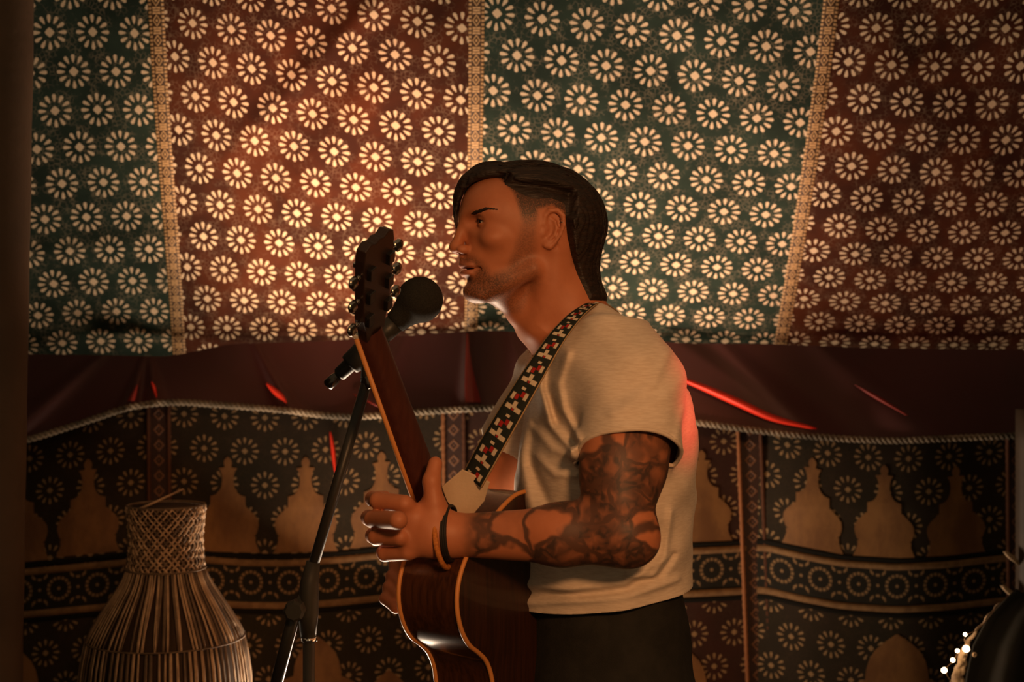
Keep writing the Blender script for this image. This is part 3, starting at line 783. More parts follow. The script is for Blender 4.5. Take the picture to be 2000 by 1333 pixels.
def skin_mat():
    nt = NT('skin'); ob = nt.obj()
    def attr(n):
        a = nt.node('ShaderNodeAttribute'); a.attribute_name = n; return a
    beard = S(nt, attr('beard').outputs['Fac']); tat = S(nt, attr('tattoo').outputs['Fac']); lip = S(nt, attr('lip').outputs['Fac'])
    eye = S(nt, attr('eye').outputs['Fac']); av = attr('armuv').outputs['Vector']
    nz = nt.noise(ob, 60, 4)
    c = nt.mix(nz, (0.44, 0.150, 0.066), (0.56, 0.205, 0.095))
    c = nt.mix(lip*0.7, c, (0.40, 0.14, 0.11))
    bn = nt.step(nt.noise(ob, 420, 3), 0.36, 0.62)
    c = nt.mix((beard*(bn*0.4+0.45)).min(0.93), c, (0.055, 0.032, 0.02))
    # tattoo: shaded petals and leaves drawn with dark outlines
    n2 = nt.node('ShaderNodeTexNoise'); n2.inputs['Scale'].default_value = 22; n2.inputs['Detail'].default_value = 2; nt.lk(av, n2.inputs['Vector'])
    mx = nt.node('ShaderNodeMix'); mx.data_type = 'RGBA'; mx.blend_type = 'ADD'; mx.inputs[0].default_value = 0.045
    nt.lk(av, mx.inputs[6]); nt.lk(n2.outputs['Color'], mx.inputs[7])
    vo = nt.node('ShaderNodeTexVoronoi', feature='DISTANCE_TO_EDGE'); vo.inputs['Scale'].default_value = 38; nt.lk(mx.outputs[2], vo.inputs['Vector'])
    v2 = nt.node('ShaderNodeTexVoronoi', feature='F1'); v2.inputs['Scale'].default_value = 38; nt.lk(mx.outputs[2], v2.inputs['Vector'])
    ed = S(nt, vo.outputs['Distance']); cell = nt.node('ShaderNodeSeparateColor'); nt.lk(v2.outputs['Color'], cell.inputs[0])
    line = 1.0-nt.step(ed, 0.03, 0.10)
    shade = 1.0-nt.step(ed, 0.02, 0.40)
    v3 = nt.node('ShaderNodeTexVoronoi', feature='SMOOTH_F1'); v3.inputs['Scale'].default_value = 19; v3.inputs['Smoothness'].default_value = 0.15; nt.lk(mx.outputs[2], v3.inputs['Vector'])
    cell = nt.node('ShaderNodeSeparateColor'); nt.lk(v3.outputs['Color'], cell.inputs[0])
    dark = nt.step(S(nt, cell.outputs[0]), 0.24, 0.36)
    v5 = nt.node('ShaderNodeTexVoronoi', feature='DISTANCE_TO_EDGE'); v5.inputs['Scale'].default_value = 75; nt.lk(mx.outputs[2], v5.inputs['Vector'])
    hatch = (1.0-nt.step(S(nt, v5.outputs['Distance']), 0.02, 0.28))*0.22*nt.step(nt.noise(av, 34, 2), 0.4, 0.6)
    v4 = nt.node('ShaderNodeTexVoronoi', feature='DISTANCE_TO_EDGE'); v4.inputs['Scale'].default_value = 19; nt.lk(mx.outputs[2], v4.inputs['Vector'])
    rim = 1.0-nt.step(S(nt, v4.outputs['Distance']), 0.03, 0.13)
    ink = ((shade*0.45+0.40+hatch).max(line*0.85)*dark).max(rim*0.9).min(1.0)
    c = nt.mix(ink*tat*0.93, c, (0.035, 0.026, 0.022))
    c = nt.mix(nt.step(eye, 0.5, 0.9), c, (0.62, 0.56, 0.5))
    iris = S(nt, attr('iris').outputs['Fac']); c = nt.mix(nt.step(iris, 0.5, 0.6), c, (0.02, 0.013, 0.01))
    nt.base(c, 0.52-eye*0.4, 0.4)
    nt.b.inputs['Subsurface Weight'].default_value = 0.12; nt.b.inputs['Subsurface Radius'].default_value = (0.012, 0.005, 0.003); nt.b.inputs['Subsurface Scale'].default_value = 0.5
    nt.bump(nt.noise(ob, 700, 2), 0.12, 0.0006)
    return nt.m
M['skin'] = skin_mat()
person = mobj('person', verts, faces, M['skin'])
tag(person, 'bearded singer in cream t-shirt with tattooed arm playing guitar', 'person')
def fattr(o, name, arr):
    a = o.data.attributes.new(name, 'FLOAT', 'POINT'); a.data.foreach_set('value', arr.astype(np.float32))
q = ((verts-H0)@HM)*100; qx, qy, qz = q[:, 0], np.abs(q[:, 1]), q[:, 2]
BEARD = [(3.2, 2.0), (1.6, 2.0), (.6, -5.0), (-.2, -8.0), (2.0, -12.5), (6.0, -13.5), (12, -13), (12.5, -7.0), (10.6, -6.9), (9.6, -6.7), (9.1, -5.4), (10.0, -4.6), (13, -4.6), (13, -3.6), (10.8, -3.5), (9.6, -3.9), (8.2, -5.2), (7.4, -6.6), (5.2, -5.8), (4.2, -3.0)]
ishead = np.zeros(len(verts)); ishead[:nh] = 1
bd = sst(poly_sd(qx, qz, BEARD), -.8, .9)*ishead*(0.55+0.45*sst(qx, 2, 7))
FADEP = [(5.8, 8.6), (4.2, 6.2), (3.5, 3.0), (2.9, -1.0), (1.4, -1.2), (1.0, 3.6), (-1.5, 4.3), (-3.4, 3.4), (-4.2, 0), (-5.2, -5), (-8, -5), (-8, 9)]
bd = np.maximum(bd, ishead*sst(poly_sd(qx, qz, FADEP), -.6, .5)*(.55+.95*sst(qz, .5, 4.2)))
fattr(person, 'beard', bd)
lip = (np.exp(-((qx-10.6)/1.6)**2)*np.exp(-((qz+5.6)/.95)**2)*np.exp(-(qy/2.1)**4))*ishead
fattr(person, 'lip', lip)
r_e = np.sqrt((qx-8.0)**2+(qy-3.2)**2+(qz-1.75)**2)
slit = (np.abs(qz-1.72) < .32*np.clip(1-((qy-3.2)/1.25)**2, 0, 1)) & (r_e < 1.30) & (qx > 8.0)
fattr(person, 'eye', slit.astype(float)*ishead)
gaze = np.array([.92, .12, -.02]); gaze = gaze/np.linalg.norm(gaze)
ir = np.sqrt((qx-8.0-gaze[0]*1.18)**2+(qy-3.2-gaze[1]*1.18)**2+(qz-1.75-gaze[2]*1.18)**2)
fattr(person, 'iris', ((ir < .52) & slit).astype(float)*ishead)
def arm_uv(P):
    ax1 = (EL-SL); L1 = np.linalg.norm(ax1); ax1 = ax1/L1; ax2 = (WL-EL); L2 = np.linalg.norm(ax2); ax2 = ax2/L2
    d1 = capsule(P.astype(np.float32), SL, EL, 0); d2 = capsule(P.astype(np.float32), EL, WL, 0)
    t1 = (P-SL)@ax1; t2 = (P-EL)@ax2
    tw = np.minimum(d1, d2)
    return tw, t1, t2, L2
tw, t1, t2, L2 = arm_uv(verts)
on = (tw < .085) & (verts[:, 1] < -.12)
fattr(person, 'tattoo', np.where(on, 1-sst(t2, L2*.80, L2*.93), 0.))
av = person.data.attributes.new('armuv', 'FLOAT_VECTOR', 'POINT'); av.data.foreach_set('vector', (verts*np.array([1, .6, 1])).astype(np.float32).ravel())
# ------------------------------------------------------------------ hair
def hair_mat():
    nt = NT('dark brown hair'); ob = nt.obj()
    mp = nt.node('ShaderNodeMapping'); mp.inputs['Scale'].default_value = (30, 120, 220); mp.inputs['Rotation'].default_value = (0, 0.5, 0); nt.lk(ob, mp.inputs[0])
    n = nt.noise(mp.outputs[0], 1.0, 4, 0.6, 0.6)
    nt.base(nt.mix(nt.step(n, 0.3, 0.75), (0.014, 0.009, 0.006), (0.034, 0.018, 0.011)), 0.5, 0.35)
    nt.bump(n, 0.6, 0.004); return nt.m
M['hair'] = hair_mat()
HPOLY = [(9.6, 8.0), (7.4, 8.9), (5.0, 8.7), (5.6, 7.4), (4.0, 6.3), (2.6, 5.4), (.8, 5.0), (-1.4, 5.2), (-3.6, 4.5), (-3.75, 1.6), (-4.5, -3.0), (-6.2, -6.8), (-8.0, -10.6), (-18, -10.6), (-18, 18), (9.6, 18)]
FADE = [(5.6, 7.6), (3.6, 6.0), (2, 4), (-4.3, 3.0), (-4.8, 6.2), (-1, 7.0), (3, 7.4)]
def locks(q):
    d = None
    L = [([(8.2, .8, 9.6), (10.2, .2, 8.6), (11.3, -.9, 6.4), (11.55, -1.5, 3.6), (11.5, -1.7, 1.3)], [1.0, .9, .7, .42, .10]),
         ([(7.4, -1.6, 9.9), (9.9, -2.0, 8.4), (10.9, -2.5, 6.0), (11.15, -2.7, 3.2), (11.0, -2.8, .6)], [1.0, .9, .65, .4, .08]),
         ([(6.2, 2.0, 9.9), (8.8, 1.4, 9.4), (10.6, .4, 7.8), (11.4, -.5, 5.6), (11.7, -1.0, 3.2)], [1.0, .8, .6, .4, .1]),
         ([(4.5, 3.2, 9.6), (7.4, 2.8, 9.4), (9.4, 1.8, 8.6), (10.6, .9, 7.2)], [.9, .8, .55, .15]),
         ([(5.0, 0, 10.4), (7.6, 0, 10.2), (9.4, -.4, 9.1), (10.7, -.9, 7.2)], [1.2, 1.1, .9, .4]),
         ([(5.0, -3.4, 9.8), (7.6, -3.6, 8.9), (8.9, -3.8, 6.8), (9.2, -3.9, 5.0)], [1.1, .9, .6, .15])]
    for p, r in L:
        S_ = spline([(*a, b) for a, b in zip(p, r)], 12)
        e = chain(q, [s[:3] for s in S_], [s[3] for s in S_], .1); d = e if d is None else smin(d, e, .25)
    return d
def f_hair(P):
    q = ((P-H0.astype(np.float32))@HM)*100; x, y, z = q[:, 0], q[:, 1], q[:, 2]
    d = f_head_skull(q)
    pd = poly_sd(x, z, HPOLY); fd = poly_sd(x, z, FADE)
    top = 1.65+.35*sst(-x, 4, 9)*sst(z, -4, 2)-1.25*sst(-z, 2, 8)
    top = top-.5*sst(x, 2, 8)
    th = np.where(fd > -1.2, .16+(top-.16)*sst(-fd, -.25, 1.2), top)
    th = th*sst(pd, -.05, .9)-.35*(1-sst(pd, -.25, .15))
    ang = np.arctan2(z-3, x)
    groove = .10*np.sin(y*5.2+2.0*np.sin(x*.55)+1.2*np.sin(z*.5))*sst(th, .3, 1.2)+.06*np.sin(y*11+x*1.3)*sst(th, .3, 1.2)
    d = d-th-groove
    # nape lock hanging below the skull
    nape = ell(q, (-7.6, 0, -3.0), (2.1, 5.0, 4.2)); nape = smin(nape, ell(q, (-7.9, 0, -6.8), (1.2, 4.2, 4.4)), 1.6)
    nape = nape-.10*np.sin(y*5.2+z*.4)
    d = smin(d, nape, 1.2)
    d = smin(d, locks(q)-.05*np.sin(y*9+x*3), .35)
    return d/100
def f_head_skull(q):
    d = ell(q, (-.4, 0, 1.7), (10.5, 7.6, 8.5)); d = smin(d, ell(q, (5.3, 0, 3.6), (5.7, 6.1, 5.8)), 1.5)
    d = smin(d, ell(q, (4.2, 0, -2.4), (5.6, 5.5, 6.2)), 1.5)
    d = smin(d, capsule(q, (-3.4, 0, -3.5), ((NB-H0)@HM)*100, 5.9, 6.9), 2.2)
    return d
hv2, hf2 = surface_nets(f_hair, H0+V3(-.16, -.12, -.15), H0+V3(.17, .13, .15), .0016)
lq = (((hv2-H0)@HM)*100).astype(np.float32); inn = (f_head(hv2.astype(np.float32)) < -.002) | ((poly_sd(lq[:, 0], lq[:, 2], HPOLY) < -.2) & (f_head_skull(lq) < -.2) & (lq[:, 0] > -4)); hf2 = hf2[~inn[hf2].any(1)]; us = np.unique(hf2); mp_ = np.zeros(len(hv2), int); mp_[us] = np.arange(len(us)); hv2 = hv2[us]; hf2 = mp_[hf2]
hair = mobj('hair', hv2, hf2, M['hair'], person, label='dark brown hair, swept fringe and longer nape')
# eyebrows
BROW = [(10.4, 2.9), (9.9, 3.35), (8.6, 3.8), (7.0, 3.55), (6.6, 3.25), (8.4, 3.35), (9.8, 2.7)]
for sg in (1, -1):
    def f_brow(P):
        q = ((P-H0.astype(np.float32))@HM)*100
        pd = poly_sd(q[:, 0], q[:, 2], BROW)
        d = f_head(P)*100-.13*sst(pd, -.05, .25)+.3*(1-sst(pd, -.2, .05))+.05*np.sin(q[:, 0]*14+q[:, 2]*9)
        return np.maximum(d, .5-sg*q[:, 1])/100
    c = H0+(HF*8.8+HL*3.4*sg+HU*3.2)*.01
    v, f = surface_nets(f_brow, c-.032, c+.032, .0013)
    lq = ((v-H0)@HM)*100; keep = poly_sd(lq[:, 0], lq[:, 2], BROW) > -.22; f = f[keep[f].all(1)]; us = np.unique(f); mp_ = np.zeros(len(v), int); mp_[us] = np.arange(len(us)); v = v[us]; f = mp_[f]
    mobj('eyebrow', v, f, M['hair'], person)
# ear cuffs
M['silver'] = simple('dark silver', (0.30, 0.26, 0.22), 0.35, 0.5, 0.9)
def hp(x, y, z): return Vector(H0+(HF*x+HL*y+HU*z)*.01)
for zc in (1.55, 2.05):
    pts = [hp(-2.88+.42*math.cos(a)*.9, 8.22+.42*math.sin(a), zc-.08*math.cos(a)) for a in np.linspace(0, 2*math.pi, 17)]
    MB().tube(pts, .0007, 6, False).build('ear_ring', M['silver'], person)

# ------------------------------------------------------------------ t-shirt
def shirt_mat():
    nt = NT('cream cotton jersey'); ob = nt.obj()
    mp = nt.node('ShaderNodeMapping'); mp.inputs['Scale'].default_value = (60, 60, 420); nt.lk(ob, mp.inputs[0])
    n = nt.noise(mp.outputs[0], 1.0, 3)
    nt.base(nt.mix(nt.step(n, 0.3, 0.7), (0.64, 0.53, 0.42), (0.74, 0.63, 0.51)), 0.9, 0.1)
    nt.bump(n, 0.25, 0.001); nt.b.inputs['Sheen Weight'].default_value = 0.1; return nt.m
M['shirt'] = shirt_mat()
SHIRT = [(0.98, cxp(1178, 2.28), CY0, .150, .185), (1.05, cxp(1176, 2.28), CY0, .146, .180), (1.10, cxp(1176, 2.28), CY0, .142, .178), (1.20, cxp(1177, 2.28), CY0, .140, .182), (1.28, cxp(1180, 2.28), CY0, .142, .190), (1.36, cxp(1190, 2.28), CY0, .138, .195),
         (1.42, cxp(1190, 2.28), CY0, .122, .185), (1.47, cxp(1180, 2.28), CY0, .10, .160), (1.52, cxp(1160, 2.28), CY0, .08, .12)]
SLN = V3(.02, -.52, -.85); SLN = SLN/np.linalg.norm(SLN); SLC = A3(Wp(1215, 836, 2.0))
SLH = SL+(EL-SL)*.42; SRH = SR+(ER-SR)*.60
def fold(P, pts, w):
    q = P.copy(); q[:, 1] = 0
    p3 = [A3(Wp(a, b, 2.11)) for a, b in pts]
    for p in p3: p[1] = 0
    return np.exp(-(np.maximum(chain(q, p3, [0.0]*len(p3), .002), 0)/w)**2)*sst(-P[:, 1], .02, .08)
FOLDS = [([(1086, 650), (1062, 700), (1056, 760), (1075, 830), (1120, 885)], .007, .008), ([(1110, 690), (1092, 750), (1100, 800), (1125, 850)], .006, .006), ([(1075, 690), (1070, 760), (1090, 830)], .006, -.005),
         ([(1020, 800), (1016, 900), (1036, 1000)], .010, .007), ([(1045, 840), (1040, 920), (1075, 1000)], .008, -.006), ([(1125, 895), (1080, 880), (1040, 840)], .007, .005), ([(1125, 930), (1085, 930), (1050, 900)], .006, .004),
         ([(1325, 740), (1290, 770), (1240, 790), (1190, 800)], .010, .004), ([(1300, 690), (1265, 750), (1215, 785)], .009, .004), ([(1330, 800), (1310, 850), (1305, 880)], .008, .004),
         ([(1030, 1160), (1120, 1150), (1220, 1135), (1290, 1095)], .006, .006), ([(1030, 1180), (1130, 1165), (1230, 1150)], .005, -.005), ([(1020, 1200), (1110, 1178), (1230, 1160), (1330, 1140)], .006, .005),
         ([(1225, 1120), (1275, 1125), (1300, 1090), (1312, 1000)], .006, .006), ([(1240, 1140), (1290, 1130), (1320, 1090)], .005, -.005)]
def f_shirt(P):
    d = sections(P, SHIRT)
    d = smin(d, capsule(P, SL+V3(-.03, .05, -.002), SR+V3(.02, -.05, .0), .074), .06)
    d = smin(d, capsule(P, NB+V3(.02, -.03, -.012), SL+V3(-.02, .03, .035), .058, .050), .04)
    d = smin(d, capsule(P, NB+V3(.02, .03, -.012), SR+V3(.02, -.03, .03), .058, .052), .04)
    a = SL+V3(0, 0, -.002)
    sl = capsule(P, a+V3(-.004, 0, -.012), SL+(EL-SL)*.62+V3(0, -.008, 0), .070, .080)
    sl = smin(sl, ell(P, SL+V3(.002, .005, -.014), (.077, .075, .074)), .03)
    d = smin(d, capsule(P, NB+V3(.026, -.05, .042), NB+V3(.026, .05, .042), .034), .03)
    sl = smax(sl, (P-SLC.astype(np.float32))@SLN.astype(np.float32), .003)
    d = smin(d, sl, .022)
    sr = capsule(P, SR, SR+(ER-SR)*.85, .070, .076)
    d = smin(d, f_torso(P)-.006, .01)
    sr = smax(sr, (P-(SR+(ER-SR)*.62).astype(np.float32))@((ER-SR)/np.linalg.norm(ER-SR)).astype(np.float32), .003); d = smin(d, sr, .03)
    d = smax(d, -capsule(P, NB+V3(-.078, 0, .11), NB+V3(-.004, 0, -.08), .0650, .076), .006)
    for pts, w, amp in FOLDS: d = d-amp*fold(P, pts, w)
    x, y, z = P[:, 0], P[:, 1], P[:, 2]
    d = d-.0022*np.sin(z*60+x*25+2*np.sin(y*18))*sst(1.25-z, 0, .12)-.0018*np.sin(x*70+z*35+1.5*np.sin(z*30))
    d = d-.0016*np.sin(x*48-z*70+y*20)
    return d
sv, sf = surface_nets(f_shirt, (-.20, -.38, 1.0), (.40, .34, 1.62), .003)
shirt = mobj('t_shirt', sv, sf, M['shirt'], person, label='cream short-sleeved t-shirt with rolled hem')
bm = bmesh.new(); bm.from_mesh(shirt.data)
def cut(co, no, region=None):
    """remove what lies on the +no side of the plane, only for faces inside region."""
    co = Vector(co); no = Vector(no).normalized()
    fs = [f for f in bm.faces if region is None or region(f.calc_center_median())]
    geom = list({v for f in fs for v in f.verts})+list({e for f in fs for e in f.edges})+fs
    bmesh.ops.bisect_plane(bm, geom=geom, dist=1e-6, plane_co=co, plane_no=no)
    dead = [f for f in bm.faces if (f.calc_center_median()-co).dot(no) > 0 and (region is None or region(f.calc_center_median()))]
    bmesh.ops.delete(bm, geom=dead, context='FACES')
h1, h2 = Wp(1005, 1212, 2.14), Wp(1345, 1150, 2.2)
hd = (h2-h1).normalized(); hn = Vector((0, -1, 0)).cross(hd).normalized()
if hn.z > 0: hn = -hn
cut(h1.lerp(h2, .5), hn)
def open_cap(co, no, rad):
    co = Vector(co); no = Vector(no).normalized(); bm.normal_update()
    dead = [f for f in bm.faces if (f.calc_center_median()-co).length < rad and abs((f.calc_center_median()-co).dot(no)) < .0045 and f.normal.dot(no) > .75]
    bmesh.ops.delete(bm, geom=dead, context='FACES')
sleeve_c = Vector(SLC); sleeve_n = Vector(SLN)
axL = Vector(EL-SL).normalized(); axR = Vector(ER-SR).normalized()
open_cap(sleeve_c, sleeve_n, .15)
open_cap(Vector(SR+(ER-SR)*.62), axR, .10)
neck_n = Vector((-.60, 0, .80)).normalized(); neck_c = (Wp(1030, 700, 2.29)+Wp(1178, 578, 2.29))/2
cut(neck_c, neck_n, lambda c: (c-neck_c).length < .13)
# keep the largest connected piece
seen = set(); best = []
for v in bm.verts:
    if v in seen: continue
    st = [v]; comp = []; seen.add(v)
    while st:
        a = st.pop(); comp.append(a)
        for e in a.link_edges:
            b = e.other_vert(a)
            if b not in seen: seen.add(b); st.append(b)
    if len(comp) > len(best): best = comp
bs = set(best); bmesh.ops.delete(bm, geom=[v for v in bm.verts if v not in bs], context='VERTS')
# ribbed edges: collar, hems
loops = [e for e in bm.edges if e.is_boundary]
def border_chain(test):
    es = [e for e in loops if e.is_valid and test((e.verts[0].co+e.verts[1].co)/2)]
    if not es: return None
    adj = {}
    for e in es:
        for v in e.verts: adj.setdefault(v, []).append(e)
    st = es[0].verts[0]; out = [st]; used = set(); cur = st
    while True:
        nx = [e for e in adj[cur] if e not in used]
        if not nx: break
        used.add(nx[0]); cur = nx[0].other_vert(cur); out.append(cur)
    return [v.co.copy() for v in out]
collar = border_chain(lambda c: (c-neck_c).length < .13 and abs((c-neck_c).dot(neck_n)) < .004)
hemL = border_chain(lambda c: (c-sleeve_c).length < .16 and abs((c-sleeve_c).dot(sleeve_n)) < .008 and c.y < -.12)
bm.to_mesh(shirt.data); bm.free()
shirt.data.polygons.foreach_set('use_smooth', np.ones(len(shirt.data.polygons), dtype=bool))
md = shirt.modifiers.new('cloth', 'SOLIDIFY'); md.thickness = 0.0022; md.offset = -1
print('collar', collar and len(collar), 'sleeve', hemL and len(hemL))
def resample(pts, n):
    d = [0]
    for a, b in zip(pts[:-1], pts[1:]): d.append(d[-1]+(b-a).length)
    P = np.array([list(p) for p in pts]); t = np.linspace(0, d[-1], n)
    return [Vector((np.interp(x, d, P[:, 0]), np.interp(x, d, P[:, 1]), np.interp(x, d, P[:, 2]))) for x in t]
def tidy(pts, n=64):
    R = np.array([list(p) for p in resample(pts, n)])
    for _ in range(6): R = .25*np.roll(R, 1, 0)+.5*R+.25*np.roll(R, -1, 0)
    return [Vector(r) for r in np.vstack([R, R[:1]])]
if collar and len(collar) > 20: MB().tube(tidy(collar), .0042, 8, False).build('collar', M['shirt'], shirt)
if hemL and len(hemL) > 20: MB().tube(tidy(hemL), .0032, 8, False).build('sleeve_hem', M['shirt'], shirt)

# ------------------------------------------------------------------ trousers and shoes
M['denim'] = simple('black denim', (0.019, 0.018, 0.015), 0.85, 0.2, 0, 40, (0.026, 0.024, 0.020), 0.4, 500)
PANTS = [(.80, cxp(1196, 2.28), CY0, .135, .185), (.90, cxp(1192, 2.28), CY0, .140, .182), (1.00, cxp(1184, 2.28), CY0, .134, .172), (1.14, cxp(1180, 2.28), CY0, .118, .158)]
def f_pants(P):
    d = sections(P, PANTS)
    d = smin(d, smin(capsule(P, HIPL, KL, .105, .078), capsule(P, HIPR, KR, .105, .078), .03), .05)
    d = smin(d, smin(capsule(P, KL, AL, .076, .068), capsule(P, KR, AR, .076, .068), .02), .03)
    return d-.002*np.sin(P[:, 2]*55+P[:, 0]*30+P[:, 1]*22)
pv, pf = surface_nets(f_pants, (-.05, -.36, .05), (.46, .36, 1.16), .0055)
mobj('trousers', pv, pf, M['denim'], person, label='black denim trousers')
M['shoe'] = simple('black leather', (0.02, 0.016, 0.013), 0.4, 0.5)
for an in (AL, AR):
    def f_shoe(P):
        d = smin(ell(P, an+V3(-.09, 0, -.035), (.15, .045, .032)), capsule(P, an, an+V3(-.02, 0, -.03), .048), .03)
        return smax(d, -(P[:, 2]-.002), .004)
    v, f = surface_nets(f_shoe, an+V3(-.28, -.08, -.085), an+V3(.1, .08, .07), .005); mobj('shoe', v, f, M['shoe'], person)
# wrist bands
M['band_orange'] = simple('orange woven bracelet', (0.62, 0.22, 0.04), 0.7, 0.3, 0, 300, (0.42, 0.13, 0.03), .3, 600)
M['band_black'] = simple('black leather wristband', (0.015, 0.013, 0.011), 0.6, 0.4)
axw = Vector(WL-EL).normalized()
def around(c, tilt, r1, r2, n=40):
    t = Vector(axw).lerp(Vector((0, 0, 1)), tilt).normalized(); a = t.orthogonal().normalized(); b = t.cross(a); return [Vector(c)+a*math.cos(x)*r1+b*math.sin(x)*r2 for x in np.linspace(0, 2*math.pi, n)]
MB().tube(around(A3(Wp(866, 1053, 2.072)), -.20, .043, .040), .0042, 8, False).build('bracelet', M['band_orange'], person)
for o_ in (-.003, .0, .003): MB().tube(around(Vector(A3(Wp(879, 1042, 2.074)))+axw*o_, -.03, .0400, .0395), .0024, 6, False).build('wristband', M['band_black'], person)
# upper eyelashes
for sg in (1, -1):
    pts = []
    for a in np.linspace(-1, 1, 12):
        y_ = 3.2+a*1.2; z_ = 1.75+.36*(1-a*a)-.05; r_ = 1.40; x_ = 8.0+math.sqrt(max(r_*r_-(y_-3.2)**2-(z_-1.75)**2, .05)); pts.append(hp(x_, y_*sg, z_))
    MB().tube(pts, [.0003]+[.0008]*10+[.0003], 5).build('eyelashes', M['hair'], person)
# combed strands lying on the hair
def on_hair(L0, dirv, n=26):
    # march from outside along -dirv in head axes until the hair surface
    a = np.zeros(len(L0)); b = np.full(len(L0), 9.0)
    Wd = lambda L: (H0+(L@np.stack([HF, HL, HU]))*.01).astype(np.float32)
    for _ in range(16):
        m = (a+b)/2; ins = f_hair(Wd(L0-dirv*m[:, None])) < 0; b = np.where(ins, m, b); a = np.where(ins, a, m)
    return H0+((L0-dirv*a[:, None]+dirv*.04)@np.stack([HF, HL, HU]))*.01
mb = MB()
starts = []
for k in range(110):
    y0 = random.uniform(-5.2, 5.6); xs = np.linspace(random.uniform(-9, -2), random.uniform(4.5, 8.4), 15)
    sw = random.uniform(-.5, .3)
    L = np.stack([xs, y0*(1-.02*np.clip(xs, 0, 9)**1.4*.3)+sw*np.sin(xs*.25), np.full(15, 15.0)], -1)
    starts.append((L, np.array([0, 0, 1.0])))
for k in range(80):
    y0 = random.uniform(-5, 6.0); zs = np.linspace(random.uniform(4, 8), random.uniform(-11, -3), 15)
    ang = y0/9.0; dv = np.array([-math.cos(ang), math.sin(ang), 0])
    L = np.stack([np.full(15, -4.0), np.full(15, 0.0), zs], -1)+dv*13.5; L[:, 1] += .25*np.sin(zs*.5+k)
    starts.append((L, dv))
AL_ = np.vstack([L for L, dv in starts]); AD_ = np.vstack([np.repeat(dv[None], 15, 0) for L, dv in starts]); AP_ = on_hair(AL_, AD_).reshape(len(starts), 15, 3)
for P_ in AP_:
    if (np.linalg.norm(np.diff(P_, axis=0), axis=1) < .028).all(): mb.tube(P_, [.0003]+[.0009]*13+[.0003], 4, False)
mb.build('hair_strands', M['hair'], hair)['kind'] = 'stuff'
# ------------------------------------------------------------------ guitar
def wood(name, c1, c2, rough, spec=0.5, coat=0.0, sc=(1, 1, 1)):
    nt = NT(name); ob = nt.obj(); mp = nt.node('ShaderNodeMapping'); mp.inputs['Scale'].default_value = sc; nt.lk(ob, mp.inputs[0])
    n = nt.noise(mp.outputs[0], 1.0, 5, 0.6); nt.base(nt.mix(nt.step(n, 0.3, 0.7), c1, c2), rough, spec)
    nt.b.inputs['Coat Weight'].default_value = coat; nt.b.inputs['Coat Roughness'].default_value = 0.08
    return nt.m
M['mahogany'] = wood('mahogany gloss', (0.034, 0.012, 0.006), (0.075, 0.026, 0.010), 0.35, 0.4, 0.6, (160, 160, 6))
M['neckwood'] = wood('neck mahogany', (0.055, 0.014, 0.009), (0.075, 0.021, 0.012), 0.5, 0.3, 0.0, (140, 140, 8))
M['binding'] = simple('amber wood binding', (0.66, 0.27, 0.075), 0.45, 0.4)
M['board'] = simple('rosewood fretboard', (0.05, 0.03, 0.02), 0.5, 0.3)
M['spruce'] = wood('cedar top', (0.42, 0.22, 0.09), (0.50, 0.28, 0.12), 0.35, 0.4, 0.4, (160, 160, 6))
M['chrome'] = simple('chrome', (0.75, 0.72, 0.68), 0.15, 0.5, 1.0)
M['steel'] = simple('dark steel', (0.10, 0.09, 0.08), 0.25, 0.5, 0.9)
M['peg'] = simple('nickel peg', (0.42, 0.38, 0.33), 0.2, 0.5, 1.0)
M['head_face'] = simple('dark headstock wood', (0.030, 0.016, 0.011), 0.35, 0.5)
M['string'] = simple('bronze string', (0.6, 0.45, 0.28), 0.3, 0.5, 1.0)
M['bone'] = simple('bone nut', (0.75, 0.68, 0.55), 0.5, 0.4)
OUT = [(0, 0), (.0, .035), (-.006, .075), (-.026, .112), (-.055, .134), (-.09, .142), (-.122, .138), (-.148, .125), (-.175, .115), (-.21, .118), (-.265, .142), (-.325, .172), (-.375, .190), (-.42, .188), (-.455, .165), (-.478, .12), (-.488, .06), (-.49, 0)]
half = spline([(w, l) for l, w in OUT], 60)
outline = [(w, l) for w, l in half]+[(-w, l) for w, l in half[::-1][1:-1]]       # (w, l)
DEP = 0.105
guitar = empty('acoustic_guitar', tuple(G(-.49, 0, 0)), 'dark mahogany acoustic guitar with amber binding held by the singer', 'guitar')
n = len(outline); mb = MB(); V = []; F = []
for k in range(7):
    d = -DEP*k/6
    for w, l in outline: V.append(G(l, w, d))
for k in range(6):
    for i in range(n):
        j = (i+1) % n; F.append((k*n+i, k*n+j, (k+1)*n+j, (k+1)*n+i))
mb.add(V, F); mb.build('rim', M['mahogany'], guitar)
MB().add([G(l, w, 0) for w, l in outline], [tuple(range(n))]).build('soundboard', M['spruce'], guitar, False)
# slightly arched back
V = []; F = []; rings = 6
for r in range(rings):
    s = 1-r/rings
    for w, l in outline: V.append(G(-.26+(l+.26)*s, w*s, -DEP-.010*(1-s*s)))
V.append(G(-.26, 0, -DEP-.010))
for r in range(rings-1):
    for i in range(n):
        j = (i+1) % n; F.append((r*n+i, r*n+j, (r+1)*n+j, (r+1)*n+i))
for i in range(n): F.append(((rings-1)*n+i, (rings-1)*n+(i+1) % n, rings*n))
M['mahogany_dark'] = wood('dark mahogany back', (0.024, 0.010, 0.006), (0.045, 0.016, 0.008), 0.42, 0.35, 0.3, (160, 160, 6))
MB().add(V, F).build('back', M['mahogany_dark'], guitar)
for d in (0.0, -DEP):
    pts = [G(l, w, d) for w, l in outline]; pts.append(pts[0]); MB().tube(pts, .0036, 8, False).build('binding', M['binding'], guitar)
MB().lathe(G(-.125, 0, .0005), GN, [(0, .001), (.0004, .049), (.0005, .0495)], 40).build('soundhole', M['stripe_dark'], guitar)
